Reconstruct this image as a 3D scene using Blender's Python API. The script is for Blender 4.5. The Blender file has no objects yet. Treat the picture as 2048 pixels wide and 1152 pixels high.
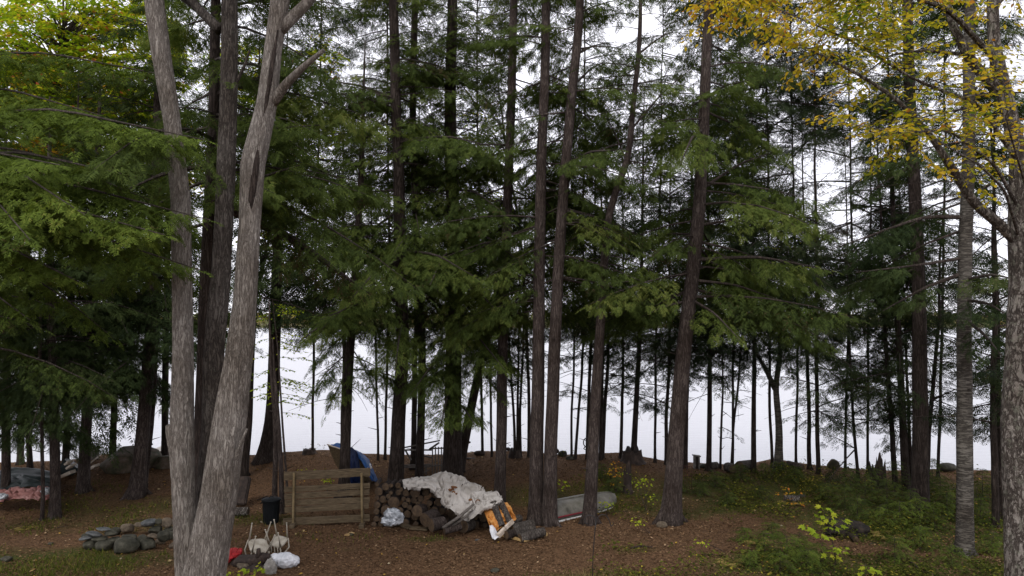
import bpy, bmesh, math, random
import numpy as np
from mathutils import Vector, Matrix
random.seed(7)
RNG = np.random.default_rng(11)
S = bpy.context.scene
C = S.collection
# ------------------------------------------------------------------ camera
F = 1480.0                      # focal length in pixels of the 2048 px wide photo
CAMZ = 5.0
TH = math.atan((645 - 576) / F)
cam_d = bpy.data.cameras.new("camera")
cam_d.sensor_width = 36.0
cam_d.lens = 36.0 * F / 2048.0
cam_d.clip_start = 0.05
cam_d.clip_end = 6000.0
cam = bpy.data.objects.new("camera", cam_d)
cam.location = (0, 0, CAMZ)
cam.rotation_euler = (math.pi / 2 + TH, 0, 0)
C.objects.link(cam)
S.camera = cam
# ------------------------------------------------------------------ sky: overcast daylight
SUN_EL, SUN_AZ = math.radians(48), math.radians(200)      # azimuth clockwise from +Y: behind the camera, to its left
W = bpy.data.worlds.new("World")
S.world = W
W.use_nodes = True
nt = W.node_tree
nt.nodes.clear()
out = nt.nodes.new("ShaderNodeOutputWorld")
bg = nt.nodes.new("ShaderNodeBackground")
sky = nt.nodes.new("ShaderNodeTexSky")
sky.sky_type = 'NISHITA'
sky.sun_disc = False
sky.sun_elevation = SUN_EL
sky.sun_rotation = SUN_AZ
tc = nt.nodes.new("ShaderNodeTexCoord")
nz = nt.nodes.new("ShaderNodeTexNoise")
nz.inputs["Scale"].default_value = 2.2
nz.inputs["Detail"].default_value = 5
ramp = nt.nodes.new("ShaderNodeMapRange")
ramp.inputs["From Min"].default_value = 0.3
ramp.inputs["From Max"].default_value = 0.75
ramp.inputs["To Min"].default_value = 11.5
ramp.inputs["To Max"].default_value = 18.5
cloud = nt.nodes.new("ShaderNodeVectorMath")
cloud.operation = 'SCALE'
cloud.inputs[0].default_value = (0.965, 0.955, 1.03)
mix = nt.nodes.new("ShaderNodeMix")
mix.data_type = 'RGBA'
mix.inputs["Factor"].default_value = 0.9                  # nine tenths cloud cover
mp = nt.nodes.new("ShaderNodeMapping")
mp.inputs["Scale"].default_value = (1, 1, 3)
nt.links.new(tc.outputs["Generated"], mp.inputs["Vector"])
nt.links.new(mp.outputs[0], nz.inputs["Vector"])
nt.links.new(nz.outputs["Fac"], ramp.inputs["Value"])
nt.links.new(ramp.outputs["Result"], cloud.inputs["Scale"])
nt.links.new(sky.outputs[0], mix.inputs["A"])
nt.links.new(cloud.outputs[0], mix.inputs["B"])
nt.links.new(mix.outputs["Result"], bg.inputs["Color"])
bg.inputs["Strength"].default_value = 0.1
nt.links.new(bg.outputs[0], out.inputs["Surface"])
sl = bpy.data.lights.new("sun", 'SUN')
sl.energy = 1.5
sl.angle = math.radians(25)
sl.color = (1.0, 0.95, 0.88)
so = bpy.data.objects.new("sun", sl)
sd = Vector((math.sin(SUN_AZ) * math.cos(SUN_EL), math.cos(SUN_AZ) * math.cos(SUN_EL), math.sin(SUN_EL)))
so.rotation_euler = sd.to_track_quat('Z', 'Y').to_euler()
so.location = (0, 0, 30)
C.objects.link(so)
S.view_settings.view_transform = 'Standard'
S.view_settings.look = 'None'
S.view_settings.gamma = 1.0
S.view_settings.exposure = 0.04
S.render.engine = 'CYCLES'
S.cycles.max_bounces = 6
S.cycles.diffuse_bounces = 4
S.cycles.transmission_bounces = 4
S.cycles.transparent_max_bounces = 4
S.cycles.caustics_reflective = False
S.cycles.caustics_refractive = False

# ------------------------------------------------------------------ projection helpers
def ray(px, py):
    u, v = px - 1024.0, 576.0 - py
    return np.array((u, F * math.cos(TH) - v * math.sin(TH), F * math.sin(TH) + v * math.cos(TH)))
def at(px, py, d):
    r = ray(px, py)
    return np.array((0, 0, CAMZ)) + r * (d / r[1])
def project(p):
    p = np.asarray(p, float)
    x, y, z = p[..., 0], p[..., 1], p[..., 2] - CAMZ
    f = y * math.cos(TH) + z * math.sin(TH)
    v = -y * math.sin(TH) + z * math.cos(TH)
    f = np.maximum(f, 0.01)
    return 1024 + F * x / f, 576 - F * v / f

# ------------------------------------------------------------------ noise
def _h(ix, iy, iz):
    n = (ix * 374761393 + iy * 668265263 + iz * 2147483647 + 1013904223) & 0xFFFFFFFF
    n = ((n ^ (n >> 13)) * 1274126177) & 0xFFFFFFFF
    n = n ^ (n >> 16)
    return (n & 0xFFFF) / 65535.0
def noise3(x, y, z):
    x, y, z = np.broadcast_arrays(np.asarray(x, float), np.asarray(y, float), np.asarray(z, float))
    ix, iy, iz = np.floor(x).astype(np.int64), np.floor(y).astype(np.int64), np.floor(z).astype(np.int64)
    fx, fy, fz = x - ix, y - iy, z - iz
    fx, fy, fz = fx * fx * (3 - 2 * fx), fy * fy * (3 - 2 * fy), fz * fz * (3 - 2 * fz)
    r = 0
    for a in (0, 1):
        for b in (0, 1):
            for c in (0, 1):
                w = (fx if a else 1 - fx) * (fy if b else 1 - fy) * (fz if c else 1 - fz)
                r = r + w * _h(ix + a, iy + b, iz + c)
    return r * 2 - 1
def fbm(x, y, z=0.0, o=4):
    r, a = 0, 1.0
    for k in range(o):
        r = r + a * noise3(np.asarray(x) * 2 ** k + 7.1 * k, np.asarray(y) * 2 ** k + 3.3 * k, np.asarray(z) * 2 ** k)
        a *= 0.5
    return r / 1.8

# ------------------------------------------------------------------ terrain height
SKYL = [(-400, 935), (0, 930), (120, 925), (190, 912), (340, 906), (500, 915), (560, 908), (620, 905), (660, 905), (720, 912), (790, 915), (900, 915), (960, 907),
        (1050, 908), (1130, 914), (1250, 908), (1330, 925), (1400, 930), (1500, 935), (1560, 923), (1640, 934), (1700, 940), (1800, 946), (1900, 943), (2048, 947), (2500, 950)]
YC = 25.0
_sx = [(p - 1024) / F * YC for p, q in SKYL]
_sz = [CAMZ - (q - 645) / F * YC for p, q in SKYL]
def sstep(a, b, t):
    t = np.clip((t - a) / (b - a), 0, 1)
    return t * t * (3 - 2 * t)
WATER_Z = -1.5
def ground(x, y):
    x, y = np.asarray(x, float), np.asarray(y, float)
    crest = np.interp(x, _sx, _sz)
    dip = -0.12 * sstep(0, 6, x) * sstep(15, 19, y)
    start = 19.0 + 1.2 * sstep(2, 6, x)
    up = sstep(start, YC - 0.3, y)
    z = dip * (1 - up) + crest * up + 0.10 * fbm(x * 0.22, y * 0.22, 1.0, 3) * (1 - up * .6) + 0.03 * fbm(x * 1.1, y * 1.1, 2.0, 3)
    down = sstep(YC + 0.6, YC + 7.0, y)
    z = z * (1 - down) + (-3.6) * down
    return z
def gz(x, y):
    return float(ground(x, y))
def hit(px, py):
    r = ray(px, py)
    y = np.arange(4.0, 34.0, 0.02)
    P = np.array((0, 0, CAMZ))[None] + r[None] * (y / r[1])[:, None]
    below = P[:, 2] < ground(P[:, 0], P[:, 1])
    k = int(np.argmax(below))
    if not below[k]:
        k = int(np.argmin(np.abs(y - YC)))
        return np.array((P[k, 0], YC, gz(P[k, 0], YC)))
    return np.array((P[k, 0], y[k], gz(P[k, 0], y[k])))

# ------------------------------------------------------------------ materials
def _nodes(m):
    m.use_nodes = True
    n = m.node_tree.nodes
    n.clear()
    o = n.new("ShaderNodeOutputMaterial")
    return m.node_tree, n, o
def ramp_node(n, cols, pos=None):
    r = n.new("ShaderNodeValToRGB")
    e = r.color_ramp.elements
    k = len(cols)
    for i, c in enumerate(cols):
        p = pos[i] if pos else i / max(1, k - 1)
        if i < 2:
            e[i].position = p
        else:
            e.new(p)
        e[i].color = (*c, 1)
    return r
MATS = {}
def surf(name, cols, scale=6.0, stretch=(1, 1, 1), rough=0.8, bump=0.3, dist=0.02, detail=6, pos=None, spec=0.3, wave=None, metallic=0.0):
    """opaque surface: noise through a colour ramp, bump from the same noise plus a finer one"""
    m = bpy.data.materials.new(name)
    t, n, o = _nodes(m)
    L = t.links.new
    p = n.new("ShaderNodeBsdfPrincipled")
    tcn = n.new("ShaderNodeTexCoord")
    mpn = n.new("ShaderNodeMapping")
    mpn.inputs["Scale"].default_value = stretch
    L(tcn.outputs["Object"], mpn.inputs["Vector"])
    a = n.new("ShaderNodeTexNoise")
    a.inputs["Scale"].default_value = scale
    a.inputs["Detail"].default_value = detail
    a.inputs["Roughness"].default_value = 0.65
    L(mpn.outputs[0], a.inputs["Vector"])
    r = ramp_node(n, cols, pos or [0.3 + 0.4 * i / max(1, len(cols) - 1) for i in range(len(cols))])
    L(a.outputs["Fac"], r.inputs["Fac"])
    L(r.outputs["Color"], p.inputs["Base Color"])
    p.inputs["Roughness"].default_value = rough
    p.inputs["Specular IOR Level"].default_value = spec
    p.inputs["Metallic"].default_value = metallic
    b = n.new("ShaderNodeBump")
    b.inputs["Strength"].default_value = bump
    b.inputs["Distance"].default_value = dist
    L(a.outputs["Fac"], b.inputs["Height"])
    L(b.outputs[0], p.inputs["Normal"])
    L(p.outputs[0], o.inputs["Surface"])
    MATS[name] = m
    return m
def bark(name, dark, mid, light, scale=9.0, stretch=0.16, bump=0.8, dist=0.03, lichen=None, lich_amt=0.62, horizontal=False):
    m = bpy.data.materials.new(name)
    t, n, o = _nodes(m)
    L = t.links.new
    p = n.new("ShaderNodeBsdfPrincipled")
    tcn = n.new("ShaderNodeTexCoord")
    mpn = n.new("ShaderNodeMapping")
    mpn.inputs["Scale"].default_value = (1, 1, stretch) if not horizontal else (stretch, stretch, 1)
    L(tcn.outputs["Object"], mpn.inputs["Vector"])
    wn = n.new("ShaderNodeTexNoise")
    wn.inputs["Scale"].default_value = scale * 0.9
    wn.inputs["Detail"].default_value = 4
    L(mpn.outputs[0], wn.inputs["Vector"])
    wa = n.new("ShaderNodeVectorMath")
    wa.operation = 'MULTIPLY_ADD'
    L(wn.outputs["Color"], wa.inputs[0])
    wa.inputs[1].default_value = (0.16, 0.16, 0.16)
    L(mpn.outputs[0], wa.inputs[2])
    def fold(sc, det):
        q = n.new("ShaderNodeTexNoise")
        q.inputs["Scale"].default_value = sc
        q.inputs["Detail"].default_value = det
        q.inputs["Roughness"].default_value = 0.6
        L(wa.outputs[0], q.inputs["Vector"])
        s1 = n.new("ShaderNodeMath"); s1.operation = 'SUBTRACT'; s1.inputs[1].default_value = 0.5
        L(q.outputs["Fac"], s1.inputs[0])
        s2 = n.new("ShaderNodeMath"); s2.operation = 'ABSOLUTE'
        L(s1.outputs[0], s2.inputs[0])
        s3 = n.new("ShaderNodeMapRange"); s3.inputs["From Max"].default_value = 0.13
        L(s2.outputs[0], s3.inputs["Value"])
        return s3.outputs["Result"]
    f1, f2 = fold(scale * 1.6, 3), fold(scale * 4.0, 5)
    a = n.new("ShaderNodeTexNoise")
    a.inputs["Scale"].default_value = scale * 3.0
    a.inputs["Detail"].default_value = 9
    a.inputs["Roughness"].default_value = 0.75
    L(wa.outputs[0], a.inputs["Vector"])
    m1 = n.new("ShaderNodeMath"); m1.operation = 'MULTIPLY_ADD'; m1.inputs[1].default_value = 0.45
    L(f1, m1.inputs[0]); L(a.outputs["Fac"], m1.inputs[2])
    hh = n.new("ShaderNodeMath"); hh.operation = 'MULTIPLY_ADD'; hh.inputs[1].default_value = 0.25
    L(f2, hh.inputs[0]); L(m1.outputs[0], hh.inputs[2])
    r = ramp_node(n, [dark, mid, light], [0.42, 0.85, 1.15 if False else 1.0])
    L(hh.outputs[0], r.inputs["Fac"])
    col = r.outputs["Color"]
    big = n.new("ShaderNodeTexNoise")
    big.inputs["Scale"].default_value = 1.6
    big.inputs["Detail"].default_value = 6
    L(tcn.outputs["Object"], big.inputs["Vector"])
    hs = n.new("ShaderNodeMix")
    hs.data_type = 'RGBA'
    hs.blend_type = 'MULTIPLY'
    hs.inputs["Factor"].default_value = 0.8
    br = ramp_node(n, [(0.5, 0.46, 0.42), (1, 1, 1)], [0.36, 0.6])
    L(big.outputs["Fac"], br.inputs["Fac"])
    L(col, hs.inputs["A"])
    L(br.outputs["Color"], hs.inputs["B"])
    col = hs.outputs["Result"]
    if lichen:
        ln = n.new("ShaderNodeTexNoise")
        ln.inputs["Scale"].default_value = 9.0
        ln.inputs["Detail"].default_value = 8
        ln.inputs["Roughness"].default_value = 0.8
        L(tcn.outputs["Object"], ln.inputs["Vector"])
        lr = n.new("ShaderNodeMapRange")
        lr.inputs["From Min"].default_value = lich_amt - 0.04
        lr.inputs["From Max"].default_value = lich_amt + 0.05
        L(ln.outputs["Fac"], lr.inputs["Value"])
        lm = n.new("ShaderNodeMix")
        lm.data_type = 'RGBA'
        L(lr.outputs["Result"], lm.inputs["Factor"])
        L(col, lm.inputs["A"])
        lm.inputs["B"].default_value = (*lichen, 1)
        col = lm.outputs["Result"]
    L(col, p.inputs["Base Color"])
    p.inputs["Roughness"].default_value = 0.9
    p.inputs["Specular IOR Level"].default_value = 0.15
    b = n.new("ShaderNodeBump")
    b.inputs["Strength"].default_value = bump
    b.inputs["Distance"].default_value = dist
    L(hh.outputs[0], b.inputs["Height"])
    L(b.outputs[0], p.inputs["Normal"])
    L(p.outputs[0], o.inputs["Surface"])
    MATS[name] = m
    return m
def leafmat(name, cols, trans=0.3, pos=None, tgain=1.4):
    """thin leaves and needles: colour differs leaf by leaf (face attribute rnd), part of the light passes through"""
    m = bpy.data.materials.new(name)
    t, n, o = _nodes(m)
    L = t.links.new
    at_ = n.new("ShaderNodeAttribute")
    at_.attribute_name = "rnd"
    r = ramp_node(n, cols, pos)
    L(at_.outputs["Fac"], r.inputs["Fac"])
    d = n.new("ShaderNodeBsdfDiffuse")
    L(r.outputs["Color"], d.inputs["Color"])
    tr = n.new("ShaderNodeBsdfTranslucent")
    g = n.new("ShaderNodeVectorMath")
    g.operation = 'MULTIPLY'
    L(r.outputs["Color"], g.inputs[0])
    g.inputs[1].default_value = (tgain, tgain * 1.05, tgain * 0.6)
    L(g.outputs[0], tr.inputs["Color"])
    mx = n.new("ShaderNodeMixShader")
    mx.inputs["Fac"].default_value = trans
    L(d.outputs[0], mx.inputs[1])
    L(tr.outputs[0], mx.inputs[2])
    L(mx.outputs[0], o.inputs["Surface"])
    MATS[name] = m
    return m

M_BARK_GREY = bark("grey_furrowed_bark", (0.10, 0.084, 0.072), (0.27, 0.24, 0.21), (0.42, 0.385, 0.34), 15, 0.16, 1.0, 0.035, (0.27, 0.27, 0.235), 0.66)
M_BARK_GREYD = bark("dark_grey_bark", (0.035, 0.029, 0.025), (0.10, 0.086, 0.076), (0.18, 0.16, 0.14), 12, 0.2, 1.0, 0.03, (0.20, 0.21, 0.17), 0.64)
M_BARK_BROWN = bark("dark_brown_bark", (0.018, 0.013, 0.011), (0.045, 0.034, 0.029), (0.085, 0.067, 0.057), 13, 0.12, 0.9, 0.03)
M_BARK_PINE = bark("brown_grey_bark", (0.026, 0.019, 0.017), (0.072, 0.055, 0.048), (0.13, 0.105, 0.093), 14, 0.14, 0.9, 0.03, (0.15, 0.155, 0.13), 0.69)
M_BARK_BIRCH = bark("scaly_birch_bark", (0.028, 0.022, 0.019), (0.13, 0.11, 0.095), (0.34, 0.31, 0.275), 9, 0.4, 1.0, 0.04, (0.22, 0.22, 0.17), 0.58)
M_BARK_BAND = bark("banded_birch_bark", (0.026, 0.023, 0.019), (0.078, 0.07, 0.06), (0.165, 0.152, 0.13), 13, 0.14, 0.7, 0.02, None, 0.6, True)
M_BARK_TWIG = bark("twig_bark", (0.022, 0.017, 0.015), (0.05, 0.040, 0.035), (0.10, 0.082, 0.07), 14, 0.3, 0.4, 0.01)
M_NEEDLE = leafmat("hemlock_needles", [(0.080, 0.055, 0.030), (0.029, 0.042, 0.016), (0.061, 0.086, 0.024), (0.102, 0.136, 0.032), (0.152, 0.168, 0.045)], 0.25, [0, .06, .45, .82, 1])
M_NEEDLE_B = leafmat("bright_hemlock_needles", [(0.086, 0.063, 0.030), (0.034, 0.052, 0.014), (0.073, 0.104, 0.022), (0.125, 0.171, 0.030), (0.163, 0.180, 0.040)], 0.25, [0, .05, .42, .85, 1])
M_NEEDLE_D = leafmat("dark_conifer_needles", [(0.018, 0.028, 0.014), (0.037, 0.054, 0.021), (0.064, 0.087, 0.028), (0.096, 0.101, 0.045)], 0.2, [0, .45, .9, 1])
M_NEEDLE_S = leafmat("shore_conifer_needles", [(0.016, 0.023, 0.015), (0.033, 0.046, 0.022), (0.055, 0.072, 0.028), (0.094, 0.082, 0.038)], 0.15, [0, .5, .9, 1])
M_LEAF_Y = leafmat("yellow_birch_leaves", [(0.09, 0.14, 0.018), (0.25, 0.25, 0.025), (0.48, 0.37, 0.03), (0.55, 0.36, 0.035), (0.36, 0.16, 0.03)], 0.42, [0, .28, .58, .9, 1])
M_LEAF_YG = leafmat("yellow_green_maple_leaves", [(0.10, 0.17, 0.012), (0.24, 0.34, 0.02), (0.46, 0.42, 0.03), (0.48, 0.22, 0.05), (0.45, 0.13, 0.07)], 0.5, [0, .35, .75, .93, 1])
M_LEAF_OR = leafmat("orange_maple_leaves", [(0.22, 0.20, 0.02), (0.45, 0.25, 0.03), (0.5, 0.18, 0.04)], 0.45)
M_LEAF_LIME = leafmat("lime_maple_leaves", [(0.16, 0.22, 0.02), (0.26, 0.34, 0.03), (0.40, 0.38, 0.04)], 0.35)
M_SHRUB = leafmat("undergrowth_leaves", [(0.022, 0.030, 0.010), (0.055, 0.066, 0.014), (0.13, 0.135, 0.024), (0.34, 0.27, 0.04)], 0.25, [0, .4, .85, 1])
M_FERN = leafmat("fern_fronds", [(0.10, 0.12, 0.02), (0.24, 0.19, 0.06), (0.30, 0.20, 0.08)], 0.25)
M_LITTER = leafmat("leaf_litter", [(0.046, 0.027, 0.016), (0.108, 0.064, 0.036), (0.19, 0.118, 0.066), (0.34, 0.235, 0.14), (0.44, 0.29, 0.08)], 0.05, [0, .35, .72, .95, 1])
M_GRASS = leafmat("grass_blades", [(0.05, 0.07, 0.014), (0.09, 0.11, 0.02), (0.17, 0.15, 0.04)], 0.2)
M_DRYGRASS = leafmat("dry_grass_blades", [(0.16, 0.13, 0.05), (0.27, 0.21, 0.10), (0.12, 0.12, 0.04)], 0.15)

def groundmat():
    m = bpy.data.materials.new("forest_floor")
    t, n, o = _nodes(m)
    L = t.links.new
    p = n.new("ShaderNodeBsdfPrincipled")
    tcn = n.new("ShaderNodeTexCoord")
    a = n.new("ShaderNodeTexNoise"); a.inputs["Scale"].default_value = 0.9; a.inputs["Detail"].default_value = 6
    b = n.new("ShaderNodeTexNoise"); b.inputs["Scale"].default_value = 22; b.inputs["Detail"].default_value = 8; b.inputs["Roughness"].default_value = 0.75
    v = n.new("ShaderNodeTexVoronoi"); v.inputs["Scale"].default_value = 26
    for q in (a, b, v):
        L(tcn.outputs["Object"], q.inputs["Vector"])
    r1 = ramp_node(n, [(0.040, 0.024, 0.014), (0.108, 0.064, 0.036), (0.19, 0.117, 0.065), (0.30, 0.20, 0.115)], [0.28, 0.46, 0.62, 0.78])
    L(b.outputs["Fac"], r1.inputs["Fac"])
    vm = n.new("ShaderNodeMix"); vm.data_type = 'RGBA'; vm.blend_type = 'MULTIPLY'; vm.inputs["Factor"].default_value = 0.55
    bw = n.new("ShaderNodeRGBToBW")
    L(v.outputs["Color"], bw.inputs[0])
    vr = ramp_node(n, [(0.5, 0.45, 0.4), (1.25, 1.1, 1.0)], [0.2, 0.8])
    L(bw.outputs[0], vr.inputs["Fac"])
    L(r1.outputs["Color"], vm.inputs["A"]); L(vr.outputs["Color"], vm.inputs["B"])
    gr = ramp_node(n, [(0.022, 0.026, 0.008), (0.055, 0.062, 0.014), (0.11, 0.105, 0.02)], [0.3, 0.5, 0.72])
    L(b.outputs["Fac"], gr.inputs["Fac"])
    at_ = n.new("ShaderNodeAttribute"); at_.attribute_name = "green"
    ad = n.new("ShaderNodeMath"); ad.operation = 'ADD'
    L(at_.outputs["Fac"], ad.inputs[0]); L(a.outputs["Fac"], ad.inputs[1])
    mr = n.new("ShaderNodeMapRange"); mr.inputs["From Min"].default_value = 0.66; mr.inputs["From Max"].default_value = 1.15
    L(ad.outputs[0], mr.inputs["Value"])
    mx = n.new("ShaderNodeMix"); mx.data_type = 'RGBA'
    L(mr.outputs["Result"], mx.inputs["Factor"])
    L(vm.outputs["Result"], mx.inputs["A"]); L(gr.outputs["Color"], mx.inputs["B"])
    L(mx.outputs["Result"], p.inputs["Base Color"])
    p.inputs["Roughness"].default_value = 0.95
    p.inputs["Specular IOR Level"].default_value = 0.1
    bp = n.new("ShaderNodeBump"); bp.inputs["Strength"].default_value = 0.9; bp.inputs["Distance"].default_value = 0.04
    L(b.outputs["Fac"], bp.inputs["Height"])
    L(bp.outputs[0], p.inputs["Normal"])
    L(p.outputs[0], o.inputs["Surface"])
    return m
def watermat():
    m = bpy.data.materials.new("lake_water")
    t, n, o = _nodes(m)
    L = t.links.new
    p = n.new("ShaderNodeBsdfPrincipled")
    p.inputs["Base Color"].default_value = (0.345, 0.35, 0.375, 1)
    p.inputs["Roughness"].default_value = 0.22
    p.inputs["IOR"].default_value = 1.333
    p.inputs["Specular IOR Level"].default_value = 1.0
    tcn = n.new("ShaderNodeTexCoord")
    mpn = n.new("ShaderNodeMapping"); mpn.inputs["Scale"].default_value = (0.5, 2.2, 1)
    L(tcn.outputs["Object"], mpn.inputs["Vector"])
    a = n.new("ShaderNodeTexNoise"); a.inputs["Scale"].default_value = 1.6; a.inputs["Detail"].default_value = 5; a.inputs["Roughness"].default_value = 0.6
    L(mpn.outputs[0], a.inputs["Vector"])
    bp = n.new("ShaderNodeBump"); bp.inputs["Strength"].default_value = 0.35; bp.inputs["Distance"].default_value = 0.12
    L(a.outputs["Fac"], bp.inputs["Height"])
    L(bp.outputs[0], p.inputs["Normal"])
    L(p.outputs[0], o.inputs["Surface"])
    return m

# ------------------------------------------------------------------ object helpers
def wl(o):
    v = Vector(o.location)
    while o.parent:
        o = o.parent
        v += o.location
    return v
def tag(o, label=None, cat=None, group=None, kind=None):
    if label: o["label"] = label
    if cat: o["category"] = cat
    if group: o["group"] = group
    if kind: o["kind"] = kind
    return o
def thing(name, label, cat, loc, group=None):
    o = bpy.data.objects.new(name, None)
    o.empty_display_size = 0.2
    o.location = tuple(float(v) for v in loc)
    C.objects.link(o)
    return tag(o, label, cat, group)
def link_mesh(name, me, mat, parent=None):
    o = bpy.data.objects.new(name, me)
    C.objects.link(o)
    if parent is not None:
        o.parent = parent
    for m in (mat if isinstance(mat, (list, tuple)) else [mat]):
        me.materials.append(m)
    return o
def tri_mesh(name, tris, mat, parent=None, rnd=None, origin=None):
    """tris: (T,3,3) world coordinates -> one mesh object of loose triangles"""
    tris = np.ascontiguousarray(tris, dtype=np.float32)
    T = len(tris)
    org = np.array(wl(parent) if parent is not None else (origin if origin is not None else (0, 0, 0)), dtype=np.float32)
    co = (tris.reshape(-1, 3) - org).astype(np.float32)
    me = bpy.data.meshes.new(name)
    me.vertices.add(T * 3)
    me.vertices.foreach_set("co", co.ravel())
    me.loops.add(T * 3)
    me.loops.foreach_set("vertex_index", np.arange(T * 3, dtype=np.int32))
    me.polygons.add(T)
    me.polygons.foreach_set("loop_start", np.arange(0, T * 3, 3, dtype=np.int32))
    me.polygons.foreach_set("loop_total", np.full(T, 3, dtype=np.int32))
    me.update(calc_edges=True)
    if rnd is not None:
        a = me.attributes.new("rnd", 'FLOAT', 'FACE')
        a.data.foreach_set("value", np.ascontiguousarray(rnd, dtype=np.float32))
    o = link_mesh(name, me, mat, parent)
    if parent is None and origin is not None:
        o.location = tuple(float(v) for v in origin)
    return o
class MB:
    """collects solids in world coordinates; build() links them as ONE mesh object"""
    def __init__(s):
        s.v, s.f, s.mi, s.sm = [], [], [], []
    def add(s, verts, faces, mi=0, smooth=False):
        b = len(s.v)
        s.v += [tuple(float(c) for c in v) for v in verts]
        s.f += [tuple(i + b for i in f) for f in faces]
        s.mi += [mi] * len(faces)
        s.sm += [smooth] * len(faces)
        return s
    def box(s, c, size, R=None, mi=0, bev=0.0):
        hx, hy, hz = size[0] / 2, size[1] / 2, size[2] / 2
        c = Vector([float(q) for q in c])
        R = R or Matrix.Identity(3)
        if bev <= 0:
            vs = [c + R @ Vector((x * hx, y * hy, z * hz)) for x in (-1, 1) for y in (-1, 1) for z in (-1, 1)]
            return s.add(vs, [(0, 1, 3, 2), (4, 6, 7, 5), (0, 4, 5, 1), (2, 3, 7, 6), (0, 2, 6, 4), (1, 5, 7, 3)], mi)
        bm = bmesh.new()
        bmesh.ops.create_cube(bm, size=1.0)
        for v in bm.verts:
            v.co = Vector((v.co.x * size[0], v.co.y * size[1], v.co.z * size[2]))
        bmesh.ops.bevel(bm, geom=list(bm.edges), offset=bev, segments=2, affect='EDGES')
        bm.verts.index_update()
        vs = [c + R @ v.co for v in bm.verts]
        fs = [tuple(v.index for v in f.verts) for f in bm.faces]
        bm.free()
        return s.add(vs, fs, mi)
    def bar(s, p0, p1, w, h, mi=0, up=(0, 0, 1), bev=0.0):
        p0, p1 = Vector([float(q) for q in p0]), Vector([float(q) for q in p1])
        x = (p1 - p0)
        ln = x.length
        x.normalize()
        u = Vector(up)
        if abs(x.dot(u)) > 0.98: u = Vector((0, 1, 0))
        y = u.cross(x).normalized()
        z = x.cross(y)
        R = Matrix((x, y, z)).transposed()
        return s.box((p0 + p1) / 2, (ln, w, h), R, mi, bev)
    def tube(s, pts, radii, n=10, mi=0, caps=True, smooth=True, rough=0.0, seed=0.0, oval=1.0):
        vs, fs = tube_geo(pts, radii, n, caps, rough, seed, oval)
        return s.add(vs, fs, mi, smooth)
    def build(s, name, mat, parent=None, origin=None):
        org = Vector(wl(parent)) if parent is not None else Vector([float(q) for q in (origin if origin is not None else (0, 0, 0))])
        me = bpy.data.meshes.new(name)
        me.from_pydata([tuple(Vector(v) - org) for v in s.v], [], s.f)
        me.polygons.foreach_set("material_index", s.mi)
        me.polygons.foreach_set("use_smooth", s.sm)
        me.update()
        o = link_mesh(name, me, mat, parent)
        if parent is None and origin is not None:
            o.location = org
        return o
def resample(pts, radii, n):
    pts, radii = np.asarray(pts, float), np.asarray(radii, float)
    d = np.r_[0, np.cumsum(np.linalg.norm(np.diff(pts, axis=0), axis=1))]
    t = np.linspace(0, d[-1], n)
    P = np.stack([np.interp(t, d, pts[:, k]) for k in range(3)], 1)
    R = np.interp(t, d, radii)
    k = max(1, n // (4 * max(1, len(pts) - 1)))
    for _ in range(k):
        if n > 4:
            P[1:-1] = 0.25 * P[:-2] + 0.5 * P[1:-1] + 0.25 * P[2:]
    return P, R
def tube_geo(pts, radii, n=10, caps=True, rough=0.0, seed=0.0, oval=1.0):
    P = np.asarray(pts, float)
    radii = np.asarray(radii, float)
    m = len(P)
    T = np.gradient(P, axis=0)
    T /= np.linalg.norm(T, axis=1)[:, None] + 1e-9
    ref = np.array((0, 1.0, 0)) if abs(T[0][1]) < 0.9 else np.array((1.0, 0, 0))
    U = np.cross(T, ref); U /= np.linalg.norm(U, axis=1)[:, None] + 1e-9
    Vv = np.cross(T, U)
    a = np.linspace(0, 2 * math.pi, n, endpoint=False)
    ca, sa = np.cos(a), np.sin(a)
    R = radii[:, None] * np.ones((1, n))
    if rough > 0:
        zz = np.r_[0, np.cumsum(np.linalg.norm(np.diff(P, axis=0), axis=1))][:, None]
        R = R * (1 + rough * fbm(ca[None] * 3 + seed, sa[None] * 3, zz * 1.1 + seed, 3))
    V = P[:, None] + R[..., None] * (ca[None, :, None] * U[:, None] + oval * sa[None, :, None] * Vv[:, None])
    vs = V.reshape(-1, 3).tolist()
    fs = []
    for i in range(m - 1):
        for j in range(n):
            k = (j + 1) % n
            fs.append((i * n + j, i * n + k, (i + 1) * n + k, (i + 1) * n + j))
    if caps:
        fs.append(tuple(range(n - 1, -1, -1)))
        fs.append(tuple((m - 1) * n + j for j in range(n)))
    return vs, fs
def rot_between(x_dir, up):
    """rows of frames: (N,3,3) columns = x_dir, side, normal"""
    x = x_dir / (np.linalg.norm(x_dir, axis=1)[:, None] + 1e-9)
    y = np.cross(up, x); y /= np.linalg.norm(y, axis=1)[:, None] + 1e-9
    z = np.cross(x, y)
    return np.stack([x, y, z], axis=2)

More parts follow.
